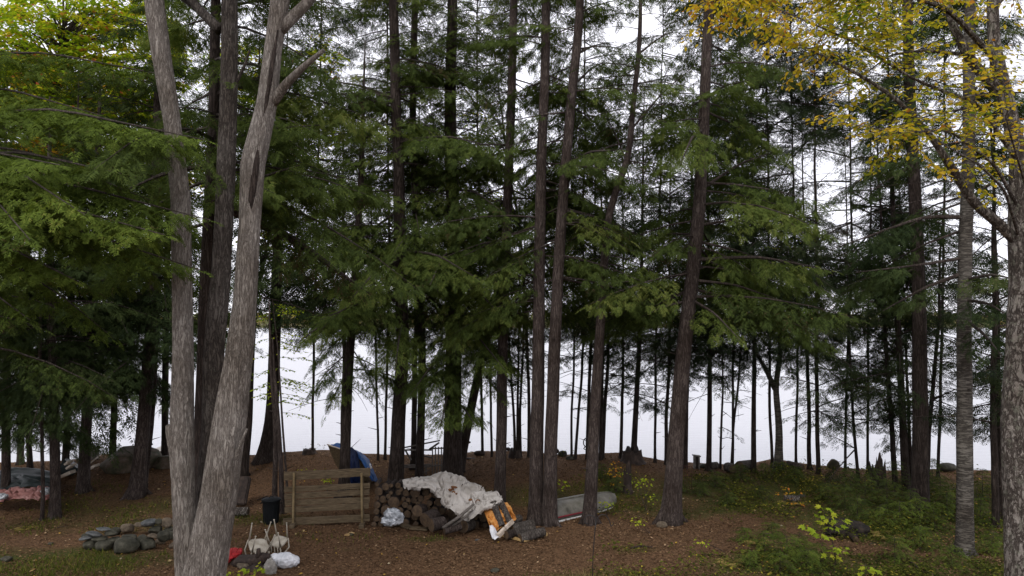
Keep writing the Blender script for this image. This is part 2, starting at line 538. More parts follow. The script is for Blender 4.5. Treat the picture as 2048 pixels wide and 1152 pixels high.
# ================================================================== THE SETTING
GREEN = [(60, 1125, 3.0, 1.3, .55), (150, 1050, 2.5, 1.0, .35), (420, 1045, 3.0, .8, .4), (250, 1012, 2.5, .9, .4), (600, 1075, 2, .5, .1), (130, 985, 2.0, .8, .2),
         (1330, 1000, 3.0, 2.0, .5), (1480, 985, 3.0, 2.0, .6), (1650, 985, 3.0, 2.2, .6), (1850, 1040, 4.0, 3.0, .7), (2000, 1010, 4, 3, .6), (1620, 1130, 2.6, .9, .65),
         (1450, 1150, 1.5, .5, .3), (1060, 990, 1.4, 1.0, .45), (955, 985, 1.2, .8, .35), (1180, 1160, 1.5, .5, .4), (1900, 1140, 2.5, 1.0, .6), (1280, 1100, 1.0, .3, .2),
         (870, 1078, .8, .25, .4), (740, 1100, .8, .3, .2)]
_GW = [(hit(a, b), rx, ry, s) for a, b, rx, ry, s in GREEN]
def greenness(x, y):
    g = np.zeros(np.broadcast(x, y).shape)
    for c, rx, ry, s in _GW:
        q = ((x - c[0]) / rx) ** 2 + ((y - c[1]) / ry) ** 2
        g = np.maximum(g, s * np.clip(1.4 - q, 0, 1))
    return g
gxs = np.unique(np.round(np.r_[-3000, -600, -150, -80, -50, -35, np.arange(-26, 26, 0.14), 26, 35, 50, 80, 150, 600, 3000], 3))
gys = np.unique(np.round(np.r_[-200, -60, -20, -8, 0, 5, np.arange(9, 34, 0.14), 40, 60, 120, 400, 900, 3000], 3))
GX, GY = np.meshgrid(gxs, gys)
GZ = ground(GX, GY) + 0.018 * fbm(GX * 6, GY * 6, 3.0, 2)
me = bpy.data.meshes.new("ground")
nx, ny = len(gxs), len(gys)
idx = np.arange(nx * ny).reshape(ny, nx)
quads = np.stack([idx[:-1, :-1], idx[:-1, 1:], idx[1:, 1:], idx[1:, :-1]], -1).reshape(-1, 4)
me.vertices.add(nx * ny)
me.vertices.foreach_set("co", np.stack([GX, GY, GZ], -1).astype(np.float32).ravel())
me.loops.add(quads.size)
me.loops.foreach_set("vertex_index", quads.astype(np.int32).ravel())
me.polygons.add(len(quads))
me.polygons.foreach_set("loop_start", np.arange(0, quads.size, 4, dtype=np.int32))
me.polygons.foreach_set("loop_total", np.full(len(quads), 4, dtype=np.int32))
me.polygons.foreach_set("use_smooth", np.ones(len(quads), dtype=bool))
me.update(calc_edges=True)
ga = me.attributes.new("green", 'FLOAT', 'POINT')
ga.data.foreach_set("value", greenness(GX, GY).astype(np.float32).ravel())
tag(link_mesh("ground", me, groundmat()), kind="structure")
wb = MB()
wb.add([(-3000, 26, WATER_Z), (3000, 26, WATER_Z), (3000, 3000, WATER_Z), (-3000, 3000, WATER_Z)], [(0, 1, 2, 3)])
tag(wb.build("lake_water", watermat()), kind="structure")

# far shore: a low wooded hill across the lake
FS_Y = 900.0
hxs = np.arange(-1500, 1501, 25.0)
hys = np.array([FS_Y - 4, FS_Y + 4, FS_Y + 60, FS_Y + 200, FS_Y + 400])
hv, hf = [], []
for j, y in enumerate(hys):
    for x in hxs:
        hgt = (14 + 16 * float(fbm(x * 0.003, 0.0, 5.0, 3))) * [-.4, 0.05, .35, .85, .3][j]
        hv.append((x, y, WATER_Z + hgt))
for j in range(len(hys) - 1):
    for i in range(len(hxs) - 1):
        a = j * len(hxs) + i
        hf.append((a, a + 1, a + len(hxs) + 1, a + len(hxs)))
fh = MB().add(hv, hf, 0, True)
tag(fh.build("far_shore_hill", surf("far_hill_ground", [(0.10, 0.10, 0.05), (0.16, 0.13, 0.06)], 0.05, bump=0)), kind="structure")
N = 26000
fx = RNG.uniform(-900, 900, N)
fyv = FS_Y + 6 + RNG.uniform(0, 1, N) ** 1.6 * 190
bz = WATER_Z + np.interp(fyv, [FS_Y + 4, FS_Y + 60, FS_Y + 200], [.5, 5, 12])
th_ = 7 + 9 * np.abs(fbm(fx * 0.02, fyv * 0.02, 4.0, 3)) + RNG.uniform(0, 5, N)
cz = bz + RNG.uniform(0.0, 1, N) * th_
sz = RNG.uniform(1.0, 2.6, N)
v0 = np.stack([fx, fyv, cz], 1)
tr = v0[:, None] + RNG.normal(0, 1, (N, 3, 3)) * sz[:, None, None]
M_FAR = leafmat("far_autumn_woods", [(0.07, 0.09, 0.05), (0.15, 0.16, 0.07), (0.30, 0.22, 0.08), (0.34, 0.15, 0.08)], 0.1, [0, .5, .85, 1])
far_rnd = np.clip(0.5 + 0.6 * fbm(fx * 0.03, fyv * 0.03, 9.0, 2) + RNG.normal(0, .12, N), 0, 1)
tag(tri_mesh("far_woods", tr, M_FAR, None, far_rnd), kind="stuff", label="far wooded shore in autumn colours across the lake", cat="woods")

# ================================================================== FOLIAGE GENERATORS
def frond_template(ns, sub, w, rng):
    """flat spray of needles, length 1 along x; ns twiglets a side, each with sub pairs of smaller ones"""
    T = []
    def k(p, ang, ln, w_, z0):
        d = np.array((math.cos(ang), math.sin(ang)))
        q = np.array((-d[1], d[0])) * w_ / 2
        p = np.array(p)
        e = p + d * ln
        m_ = p + d * ln * 0.35
        zt = z0 - 0.16 * ln + rng.normal(0, .02)
        T.append([(*(m_ + q), z0), (*(m_ - q), z0 - 0.01), (*e, zt)])
        T.append([(*(m_ - q), z0 - 0.01), (*(m_ + q), z0), (*p, z0)]) if sub > 1 else None
    k((0, 0), 0, 1.0, w * 0.5, 0)
    for i in range(ns):
        t = 0.06 + 0.9 * i / ns
        for s_ in (-1, 1):
            tt = t + rng.uniform(-.03, .03)
            ln = (0.44 * (1 - tt) ** 0.75 + 0.08) * rng.uniform(.75, 1.15)
            an = s_ * (math.radians(58) - 0.35 * tt + rng.normal(0, .09))
            z = -0.20 * tt * tt
            k((tt, 0), an, ln, w, z)
            for j in range(sub):
                u = 0.25 + 0.6 * j / max(1, sub)
                pp = (tt + math.cos(an) * ln * u, math.sin(an) * ln * u)
                for s2 in (-1, 1):
                    k(pp, an + s2 * 0.85, ln * 0.42 * (1 - u * .5), w * 0.8, z - 0.1 * ln * u)
    return np.array(T, dtype=np.float32)
_tr = np.random.default_rng(3)
TEMPL = {
    'HI': [frond_template(7, 1, 0.085, _tr) for _ in range(4)],
    'FINE': [frond_template(9, 1, 0.05, _tr) for _ in range(4)],
    'MID': [frond_template(8, 1, 0.066, _tr) for _ in range(4)],
    'LO': [frond_template(6, 0, 0.105, _tr) for _ in range(4)],
    'THIN': [frond_template(6, 0, 0.08, _tr) for _ in range(4)],
}
LODP = {'FINE': (0.15, 0.18, 0.34), 'HI': (0.17, 0.17, 0.27), 'MID': (0.19, 0.22, 0.34), 'LO': (0.24, 0.30, 0.46), 'THIN': (0.20, 0.26, 0.36)}
# places where the photograph shows open sky between the crowns: whole branches thin out there
GAPS = [(690, 100, 70, 45, .25), (1190, 90, 60, 60, .2), (1300, 240, 55, 110, .35), (1310, 60, 60, 60, .35), (1265, 330, 50, 40, .4), (1630, 340, 70, 70, .15),
        (1710, 430, 60, 60, .2), (1640, 450, 25, 60, .4), (1080, 60, 40, 40, .5), (45, 70, 30, 50, .4), (200, 40, 60, 50, .5), (620, 170, 60, 40, .3), (250, 230, 30, 40, .5),
        (740, 470, 40, 60, .35), (1880, 350, 40, 50, .3), (960, 400, 45, 40, .4), (430, 60, 60, 40, .4),
        (610, 770, 70, 120, .2), (740, 770, 50, 100, .2), (560, 700, 60, 60, .3), (1200, 800, 230, 90, 0.25), (1500, 840, 90, 90, .15), (320, 850, 70, 60, .25), (1250, 420, 60, 40, .5), (1690, 250, 30, 50, .4)]
def keep_prob(p):
    px, py = project(p)
    k = 1.0
    for x, y, rx, ry, pr in GAPS:
        if ((px - x) / rx) ** 2 + ((py - y) / ry) ** 2 < 1:
            k = min(k, pr)
    return k
class Crown:
    """collects frond placements for one crown"""
    def __init__(s):
        s.o, s.d, s.n, s.sc, s.tn, s.tone = {}, {}, {}, {}, {}, 0.45
    def put(s, lod, o, d, n, sc):
        for k, a in ((s.o, o), (s.d, d), (s.n, n), (s.sc, sc)):
            k.setdefault(lod, []).append(np.atleast_2d(a) if a is not sc else np.atleast_1d(a))
        s.tn.setdefault(lod, []).append(np.full(len(np.atleast_1d(sc)), s.tone))
    def tris(s):
        out, rn = [], []
        for lod in s.o:
            o, d, n, sc = (np.concatenate(k[lod]) for k in (s.o, s.d, s.n, s.sc))
            R = rot_between(d, n)
            M = R * sc[:, None, None]
            var = RNG.integers(0, 4, len(o))
            tone = np.clip(np.concatenate(s.tn[lod]) + RNG.normal(0, 0.10, len(o)), 0, 1)
            for v in range(4):
                sel = var == v
                if not sel.any(): continue
                t = TEMPL[lod][v]
                w = np.einsum('nij,tkj->ntki', M[sel], t) + o[sel][:, None, None]
                out.append(w.reshape(-1, 3, 3))
                rn.append(np.clip(tone[sel][:, None] + RNG.normal(0, .13, (sel.sum(), len(t))), 0, 1).ravel())
        return np.concatenate(out), np.concatenate(rn)
def branch_curve(p0, az, L, elev, droop, n=9, wob=0.04):
    t = np.linspace(0, 1, n)
    h = L * t * math.cos(elev)
    z = L * (math.sin(elev) * t - droop * t * t)
    a = az + wob * np.cumsum(RNG.normal(0, 1, n)) * 0.5
    dx = np.r_[0, np.cumsum(np.diff(h) * np.cos(a[1:]))]
    dy = np.r_[0, np.cumsum(np.diff(h) * np.sin(a[1:]))]
    return np.stack([p0[0] + dx, p0[1] + dy, p0[2] + z], 1)
def dress(crown, P, lod, t0=0.12, width=0.42, dens=1.0):
    """hang lateral sprays on a branch curve P"""
    sp, fs, fl = LODP[lod]
    crown.tone = float(np.clip(RNG.normal(.47, .17), .1, .95)) if RNG.random() > .012 else 0.0
    seg = np.linalg.norm(np.diff(P, axis=0), axis=1)
    D = np.r_[0, np.cumsum(seg)]
    L = D[-1]
    n = max(3, int(L * (1 - t0) / sp * dens))
    ts = t0 + (1 - t0) * (np.arange(n) + RNG.uniform(-.3, .3, n)) / n
    ts = np.clip(ts, 0, 0.99)
    O = np.stack([np.interp(ts * L, D, P[:, k]) for k in range(3)], 1)
    Tg = np.stack([np.interp(ts * L, D, np.gradient(P[:, k])) for k in range(3)], 1)
    Tg /= np.linalg.norm(Tg, axis=1)[:, None] + 1e-9
    up0 = np.array((0, 0, 1.0))
    side = np.cross(up0, Tg); side /= np.linalg.norm(side, axis=1)[:, None] + 1e-9
    oo, dd, nn, ss = [], [], [], []
    for sgn in (-1, 1):
        an = np.radians(62 - 22 * ts) + RNG.normal(0, .12, n)
        d = Tg * np.cos(an)[:, None] + sgn * side * np.sin(an)[:, None]
        d[:, 2] -= 0.15 + 0.35 * RNG.random(n)
        d /= np.linalg.norm(d, axis=1)[:, None]
        ll = L * width * (1 - ts) ** 0.85 * RNG.uniform(.55, 1.15, n) + 0.16
        nz_ = .2 if lod == 'HI' else .42
        nrm = up0[None] + RNG.normal(0, nz_, (n, 3))
        for i in range(n):
            l = ll[i]
            if l <= fl * 1.25:
                oo.append(O[i]); dd.append(d[i]); nn.append(nrm[i]); ss.append(max(l, 0.22))
                continue
            m_ = int(l / fs)
            u = (np.arange(m_) + .5) / m_
            q = O[i] + d[i] * (u * l)[:, None]
            q[:, 2] -= 0.22 * l * u * u
            sd2 = np.cross(up0, d[i]); sd2 /= np.linalg.norm(sd2) + 1e-9
            for s2 in (-1, 1):
                a2 = np.radians(50) + RNG.normal(0, .12, m_)
                e = d[i] * np.cos(a2)[:, None] + s2 * sd2 * np.sin(a2)[:, None]
                e[:, 2] -= (0.2 + 0.45 * u) * (.7 if lod == 'HI' else 1) + RNG.normal(0, .15 if lod != 'HI' else .08, m_)
                oo.append(q); dd.append(e); nn.append(up0 + RNG.normal(0, nz_, (m_, 3))); ss.append(fl * (1.1 - .5 * u) * RNG.uniform(.75, 1.15, m_))
            oo.append(q[-1]); dd.append(d[i] + (0, 0, -.4)); nn.append(nrm[i]); ss.append(fl * .9)
    oo.append(P[-1]); dd.append(P[-1] - P[-2]); nn.append(up0); ss.append(fl)
    crown.put(lod, np.concatenate([np.atleast_2d(a) for a in oo]), np.concatenate([np.atleast_2d(a) for a in dd]),
              np.concatenate([np.atleast_2d(a) for a in nn]), np.concatenate([np.atleast_1d(a) for a in ss]))
def trunk_path(pts, d, H, w0, w1, base=None):
    """pixel polyline -> world curve at depth d, prolonged up to height H; widths in photo pixels"""
    b = hit(*pts[0]) if base is None else np.array(base, float)
    if d is not None:
        b = np.array((at(pts[0][0], pts[0][1], d)[0], d, 0.0)); b[2] = gz(b[0], b[1])
    d = b[1]
    P = [b - (0, 0, 0.12)] + [at(x, y, d) for x, y in pts[1:]]
    for q in P[1:]:
        if q[2] < b[2] + 0.05: q[2] = b[2] + 0.05
    if isinstance(w0, (list, tuple)):
        R = [w * d / F / 2 for w in w0]; r1 = R[-1]
    else:
        r0, r1 = w0 * d / F / 2, w1 * d / F / 2
        ys = np.array([p[1] for p in pts], float)
        R = list(r0 + (r1 - r0) * (ys[0] - ys) / max(1.0, ys[0] - ys[-1]))
    last, prev = P[-1], P[-2]
    if H > last[2] + 0.3:
        s = (last - prev) / max(0.2, (last - prev)[2])
        s = s * 0.5; s[2] = 1
        P.append(last + s * (H - last[2])); R.append(max(0.012, r1 * 0.12))
    return np.array(P), np.array(R)
def build_trunk(P, R, mat, parent, detail=14, flare=1.5, rough=0.06, seed=0.0, furrow=0.0):
    n = max(8, int((P[-1][2] - P[0][2]) / 0.35))
    if furrow: n = int((P[-1][2] - P[0][2]) / 0.035)
    Q, r = resample(P, R, n)
    h = Q[:, 2] - Q[0, 2]
    if not furrow:
        amp = .05 if R[0] < .09 else .02
        ww = np.clip(h / 1.5, 0, 1) * amp
        Q = Q + np.stack([fbm(h * .55, seed * 3.1, 1.0, 3) * ww, fbm(h * .55, seed * 2.3, 9.0, 3) * ww, 0 * h], 1)
    fl = 1 + (flare - 1) * np.exp(-h / (2.2 * R[0] + 0.05))
    r = r * fl
    m = MB()
    if furrow:
        a = np.linspace(0, 2 * math.pi, detail, endpoint=False)
        vs, fs = tube_geo(Q, r, detail, True, rough, seed)
        V = np.array(vs).reshape(n, detail, 3)
        cen = Q[:, None]
        zz = h[:, None]
        wob = 0.6 * fbm(np.cos(a)[None] * 2 + seed, np.sin(a)[None] * 2, zz * 1.2, 3)
        rid = np.abs(noise3(np.cos(a + 0 * zz) * 9 + wob * 2.0 + seed, np.sin(a + 0 * zz) * 9 + wob * 2.0, zz * 1.5 + seed))
        rid2 = np.abs(noise3(np.cos(a + 0 * zz) * 19 + wob * 3.0 + seed, np.sin(a + 0 * zz) * 19, zz * 4.5 + seed))
        k = 1 + furrow * (0.6 - np.exp(-rid * 7)) + furrow * .5 * (0.5 - np.exp(-rid2 * 5))
        V = cen + (V - cen) * k[..., None]
        m.add(V.reshape(-1, 3).tolist(), fs, 0, True)
    else:
        m.tube(Q, r, detail, rough=rough, seed=seed)
    # root buttresses
    for k in range(5):
        az = k * 1.257 + seed
        b = Q[0]
        L = R[0] * (1.9 + .5 * math.sin(k * 2.3 + seed)) * (flare / 1.5)
        az += .4 * math.sin(k * 5.1 + seed * 3)
        pts = [b + np.array((math.cos(az) * L * u, math.sin(az) * L * u, 0)) for u in (0.2, .6, 1.0)]
        zs = [R[0] * 1.6, R[0] * .3, -0.06]
        for q, z in zip(pts, zs): q[2] = gz(q[0], q[1]) + z
        Qb, rb = resample(pts, [R[0] * .6, R[0] * .4, R[0] * .15], 7)
        m.tube(Qb, rb, 8, rough=0.1, seed=seed)
    return m.build("trunk", mat, parent), Q, r
def add_knots(m, Q, r, n, seed=0):
    for k in range(n):
        i = int(RNG.integers(len(Q) // 12, len(Q) // 2))
        az = RNG.uniform(0, 6.28)
        d = np.array((math.cos(az), math.sin(az), 0.25))
        L = RNG.uniform(.05, .35)
        m.tube([Q[i] + d * r[i] * .7, Q[i] + d * (r[i] + L * .4), Q[i] + d * (r[i] + L)], [.014, .010, .004], 5)
TREES = {}
NTRI = [0]
DENS, LEN = 0.9, 1.05
def crown_mesh(root, leafdata, limbs, leaf_m, wood_m, name="crown"):
    """one crown: leaves (slot 0) and the twigs and boughs that carry them (slot 1)"""
    parts, rn = [], []
    nl = 0
    if leafdata is not None:
        parts.append(leafdata[0]); rn.append(leafdata[1]); nl = len(leafdata[0])
    if limbs.v:
        V = np.array(limbs.v, dtype=np.float32)
        ti = []
        for f in limbs.f:
            for k in range(1, len(f) - 1): ti.append((f[0], f[k], f[k + 1]))
        parts.append(V[np.array(ti)]); rn.append(np.zeros(len(ti)))
    T = np.concatenate(parts)
    o = tri_mesh(name, T, [leaf_m, wood_m], root, np.concatenate(rn))
    mi = np.zeros(len(T), dtype=np.int32); mi[nl:] = 1
    o.data.polygons.foreach_set("material_index", mi)
    NTRI[0] += len(T)
    return o
def conifer(key, name, label, pts, w0, w1, H, bark_m, needle_m, y0, L0, dens, lod, d=None, group="conifers of the lakeside wood", cat="tree", az=None, azs=3.3,
            elev=(-.12, .35), droop=.28, Lmin=.35, prof=0.75, width=.42, dead=8, detail=12, flare=1.5, boughs=(), bdens=1.0, prune=True, ymax=None):
    P, R = trunk_path(pts, d, H, w0, w1)
    root = thing(name, label, cat, (P[0][0], P[0][1], gz(P[0][0], P[0][1])), group)
    tr, Q, r = build_trunk(P, R, bark_m, root, detail, flare, seed=len(TREES) * 1.7)
    dd = P[0][1]
    ztop = CAMZ + dd * 0.436
    limbs = MB()
    add_knots(limbs, Q, r, dead)
    cr = Crown()
    zc0 = at(pts[0][0], y0, dd)[2]
    z = zc0
    def q_at(z):
        return np.array([np.interp(z, Q[:, 2], Q[:, k]) for k in range(2)] + [z])
    while z < H - 0.15:
        over = z > ztop + 1.2
        u = (z - zc0) / max(0.5, H - zc0)
        z += RNG.exponential(1.0 / (dens * DENS * (0.3 if over else 1.0)))
        if z > H: break
        L = (L0 * LEN * (1 - max(0, u)) ** prof * (RNG.uniform(.2, 1.35) if lod == 'THIN' else RNG.uniform(.45, 1.2))) + Lmin
        a = RNG.uniform(-azs, azs) + (az if az is not None else 0)
        e = elev[0] + (elev[1] - elev[0]) * u + RNG.normal(0, .3 if lod == 'THIN' else .15)
        p = q_at(z)
        B = branch_curve(p, a, L, e, droop * RNG.uniform(.5, 1.3))
        if prune and not over and RNG.random() > keep_prob(B[6]): 
            if RNG.random() < .5:
                limbs.tube(B[::2], np.linspace(.012, .003, 5), 4, smooth=True)
            continue
        rb = 0.008 + 0.0075 * L
        limbs.tube(B[::2], np.linspace(rb, .003, 5), 5)
        if over:
            dress(cr, B, 'LO', .15, width, .8)
        else:
            dress(cr, B, lod, .12 + (.12 if L > 1.6 else 0), width, bdens)
    for bo in boughs:      # main limbs seen in the photo: start pixel, end pixel, end depth offset, start radius, dressed from t0
        (x0, yy0), (x1, yy1), dz, rb, t0 = bo[:5]
        mid = bo[5] if len(bo) > 5 else None
        a0 = at(x0, yy0, dd)
        a1 = at(x1, yy1, dd + dz)
        pts3 = [a0, a1] if mid is None else [a0, at(mid[0], mid[1], dd + dz / 2), a1]
        if mid is None:
            mm = (a0 + a1) / 2; mm[2] += 0.06 * np.linalg.norm(a1 - a0); pts3 = [a0, mm, a1]
        B, rr = resample(pts3, [rb, rb * .7, .006], 11)
        limbs.tube(B, rr, 6, rough=.05)
        if t0 < 1:
            dress(cr, B, lod, t0, bo[6] if len(bo) > 6 else width, 1.15)
    crown_mesh(root, cr.tris() if cr.o else None, limbs, needle_m, M_BARK_TWIG)
    TREES[key] = root
    return root

LEAF4 = np.array([[(0, 0, 0), (.35, .27, .03), (1, 0, -.10)], [(0, 0, 0), (1, 0, -.10), (.35, -.27, .03)],
                  [(.35, .27, .03), (.7, .22, 0), (1, 0, -.10)], [(.35, -.27, .03), (1, 0, -.10), (.7, -.22, 0)]], dtype=np.float32)
LEAF2 = np.array([[(0, 0, 0), (.45, .34, .04), (1, 0, -.1)], [(0, 0, 0), (1, 0, -.1), (.45, -.34, .04)]], dtype=np.float32)
def leaves(o, d, n, sc, templ=LEAF4, tone=None):
    R = rot_between(np.asarray(d), np.asarray(n)) * np.asarray(sc)[:, None, None]
    w = np.einsum('nij,tkj->ntki', R, templ) + np.asarray(o)[:, None, None]
    if tone is None: tone = RNG.random(len(o))
    return w.reshape(-1, 3, 3), np.repeat(np.clip(tone, 0, 1), len(templ))
class Leafy:
    def __init__(s):
        s.o, s.d, s.n, s.sc, s.t = [], [], [], [], []
        s.limbs = MB()
    def spray(s, p0, dirv, L, size, step=0.055, side=True, tone=.5, tw=.005):
        """leafy twig in a nearly level plane"""
        dirv = np.array(dirv, float); dirv /= np.linalg.norm(dirv)
        n = max(3, int(L / 0.12))
        t = np.linspace(0, 1, n)
        P = p0 + dirv * (t * L)[:, None] + np.cumsum(RNG.normal(0, .012, (n, 3)), 0)
        P[:, 2] -= 0.12 * L * t * t
        s.limbs.tube(P, np.linspace(tw, .0015, n), 4)
        m = max(3, int(L / step))
        u = (np.arange(m) + RNG.random(m)) / m
        O = p0 + dirv * (u * L)[:, None]
        O = np.stack([np.interp(u, t, P[:, k]) for k in range(3)], 1)
        sd = np.cross((0, 0, 1.0), dirv); sd /= np.linalg.norm(sd) + 1e-9
        sg = np.where(np.arange(m) % 2 == 0, 1, -1)
        a = RNG.normal(math.radians(60), .25, m)
        d = dirv * np.cos(a)[:, None] + sd * (np.sin(a) * sg)[:, None]
        d[:, 2] -= RNG.uniform(.05, .6, m)
        s.o.append(O); s.d.append(d); s.n.append(np.array((0, 0, 1.0)) + RNG.normal(0, .4, (m, 3)))
        s.sc.append(size * RNG.uniform(.6, 1.2, m)); s.t.append(np.clip(RNG.normal(tone, .2, m), 0, 1))
        if side and L > .35:
            for k in range(int(L / 0.14)):
                q = (k + 1) * .14 / L
                if q > .95: break
                sgn = 1 if k % 2 else -1
                a = RNG.normal(math.radians(50), .15)
                dv = dirv * math.cos(a) + sd * sgn * math.sin(a) + np.array((0, 0, RNG.normal(-.05, .12)))
                i = np.array([np.interp(q, t, P[:, c]) for c in range(3)])
                s.spray(i, dv, L * .45 * (1 - q) + .15, size, step, False, tone, tw * .6)
    def build(s, root, mat, bark_m, templ=LEAF4, lname="limbs", cname="crown"):
        T, rn = leaves(np.concatenate(s.o), np.concatenate(s.d), np.concatenate(s.n), np.concatenate(s.sc), templ, np.concatenate(s.t))
        return crown_mesh(root, (T, rn), s.limbs, mat, bark_m, cname)

# ================================================================== TREES
# ---- the grey three-stemmed clump in the left foreground
def grey_stem(name, label, pts, w0, w1, d, H, mat, seed, furrow, boughs=(), extra=None):
    P, R = trunk_path(pts, d, H, w0, w1)
    root = thing(name, label, "tree", (P[0][0], P[0][1], gz(P[0][0], P[0][1])), "stems of the grey clump in the left foreground")
    tr, Q, r = build_trunk(P, R, mat, root, 110 if furrow else 20, 1.35, .07, seed, furrow)
    if boughs:
        for pp, r0, r1, dz in boughs:
            m = MB()
            k = len(pp)
            W3 = [at(x, y, d + dz * i / max(1, k - 1)) for i, (x, y) in enumerate(pp)]
            B, rr = resample(W3, np.linspace(r0, r1, k), 14)
            m.tube(B, rr, 10, rough=.12, seed=seed)
            m.build("branch", mat, root)
    TREES[name + str(seed)] = root
    return root, Q, r
grey_stem("maple_tree", "leftmost grey furrowed trunk of the foreground clump, upright and slightly bent",
          [(392, 1318), (372, 1100), (368, 1000), (364, 880), (366, 700), (364, 550), (362, 400), (345, 250), (321, 100), (308, 0)], [52, 42, 42, 46, 38, 37, 36, 32, 37, 36], 33, 11.0, 16, M_BARK_GREY, 1.0, 0.045,
          [([(352, 905), (341, 862), (337, 850)], .10, .045, -.05)])
grey_stem("maple_tree", "thick pale grey trunk of the foreground clump leaning right, with a broken dead stub",
          [(380, 1318), (408, 1150), (436, 1000), (458, 850), (480, 700), (490, 600), (500, 450), (505, 330), (535, 200), (546, 100), (561, 0)], [84, 74, 68, 63, 52, 44, 40, 46, 38, 33, 36], 38, 10.8, 16, M_BARK_GREY, 4.0, 0.05,
          [([(545, 205), (575, 165), (605, 135), (648, 100)], .085, .03, -.3), ([(462, 950), (475, 905), (494, 858)], .055, .016, -.25), ([(560, 60), (620, 0), (680, -90)], .10, .05, .2)])
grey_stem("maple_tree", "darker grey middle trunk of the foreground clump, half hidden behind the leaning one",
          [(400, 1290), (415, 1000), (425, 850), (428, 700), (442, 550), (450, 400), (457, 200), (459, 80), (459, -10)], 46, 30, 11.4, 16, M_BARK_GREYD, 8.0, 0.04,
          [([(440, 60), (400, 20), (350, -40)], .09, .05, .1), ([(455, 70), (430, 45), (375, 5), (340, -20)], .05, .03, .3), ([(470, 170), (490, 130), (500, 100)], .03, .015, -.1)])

GRP_BIG = "tall hemlocks of the yard"
GRP_THIN = "slender trees along the shore bank"
# weathered scar of bare brown wood running down the leaning stem
_lean = [o for o in C.objects if o.get("label", "").startswith("thick pale grey trunk")][0]
for pp_, ww_ in (([(556, 60), (546, 120), (532, 210), (522, 250)], .035), ([(518, 280), (512, 330), (503, 400), (498, 440)], .05), ([(515, 250), (500, 330), (488, 420)], .022)):
    B_, r_ = resample([at(x_, y_, 10.8 - .115) for x_, y_ in pp_], [ww_ * .3] + [ww_] * (len(pp_) - 2) + [ww_ * .3], 18)
    MB().tube(B_, r_, 8, rough=.4, seed=ww_ * 99).build("bark_scar", M_BARK_BROWN, _lean)
# key, name, label, path, w0, w1, H, bark, needles, y0, L0, dens, lod, kwargs
conifer("c0", "hemlock_tree", "dark brown trunk close behind the grey clump, with long level boughs",
        [(402, 1180), (400, 900), (404, 760), (410, 550), (425, 300), (430, 50)], 26, 20, 17, M_BARK_BROWN, M_NEEDLE, 450, 3.2, 10, 'MID', d=13.2, az=.5, azs=2.2, group=GRP_BIG,
        boughs=[((430, 380), (645, 375), -.5, .06, .5), ((425, 400), (742, 590), .6, .11, .25, (590, 480)), ((420, 300), (640, 250), -1.2, .05, .2), ((420, 420), (600, 330), -1.4, .05, .2),
                ((415, 330), (230, 390), -1.0, .05, .2), ((430, 190), (660, 130), .3, .05, .3)])
# bright boughs reaching in front of the grey clump from a hemlock just left of the frame
conifer("cL", "hemlock_tree", "near hemlock at the left frame edge with bright green drooping boughs across the top left",
        [(-170, 1250), (-165, 900), (-160, 500), (-150, 300)], 60, 40, 15, M_BARK_BROWN, M_NEEDLE_B, 560, 2.5, 4.2, 'HI', d=12.2, group=GRP_BIG, az=0, azs=1.5, droop=.22, width=.27,
        boughs=[((-165, 330), (255, 350), -2.0, .028, .12), ((-165, 420), (330, 470), -2.6, .028, .15), ((-160, 300), (170, 430), -3.2, .028, .12),
                ((-165, 380), (420, 440), -2.2, .03, .3), ((-165, 250), (410, 280), -2.4, .03, .3), ((-165, 470), (150, 560), -2.0, .028, .15),
                ((-165, 440), (400, 540), -1.9, .03, .3), ((-165, 520), (60, 640), -1.4, .028, .15), ((-165, 350), (120, 330), -3.0, .025, .12), ((-165, 280), (300, 400), -1.2, .025, .15), ((-165, 400), (230, 520), -1.0, .025, .15), ((-165, 300), (60, 480), -3.4, .025, .12), ((-165, 180), (200, 230), -1.0, .025, .12), ((-165, 120), (330, 150), -.6, .025, .15)])
conifer("c1", "hemlock_tree", "thick dark trunk rising behind the left end of the woodpile, boughs reaching forward",
        [(790, 985), (797, 850), (806, 700), (800, 500), (797, 350), (790, 150), (787, 0)], 29, 19, 18, M_BARK_BROWN, M_NEEDLE, 560, 2.7, 8, 'MID', d=21, az=1.8, azs=2.6, group=GRP_BIG,
        boughs=[((800, 560), (590, 690), -2.2, .05, .15), ((800, 600), (640, 640), -3.0, .05, .15), ((798, 420), (640, 560), 1, .04, .5), ((797, 200), (640, 160), 0, .05, .3),
                ((800, 520), (700, 600), -3.6, .05, .2), ((800, 280), (1010, 300), -2.5, .04, .2), ((800, 500), (960, 560), -3.2, .04, .2), ((806, 640), (790, 740), -3.0, .04, .2)])
conifer("c2", "hemlock_tree", "slimmer dark trunk just right of the thick one behind the woodpile",
        [(838, 965), (843, 800), (845, 700), (832, 450), (825, 250), (828, 100), (830, 0)], 16, 13, 17, M_BARK_BROWN, M_NEEDLE, 580, 2.3, 8, 'MID', d=21.8, group=GRP_BIG)
conifer("c2b", "hemlock_tree", "thin dark stem standing between the two woodpile trunks and the lake",
        [(826, 930), (828, 800), (832, 650), (835, 400)], 11, 9, 12, M_BARK_BROWN, M_NEEDLE_D, 640, 1.5, 7, 'LO', d=23.5, group=GRP_THIN)
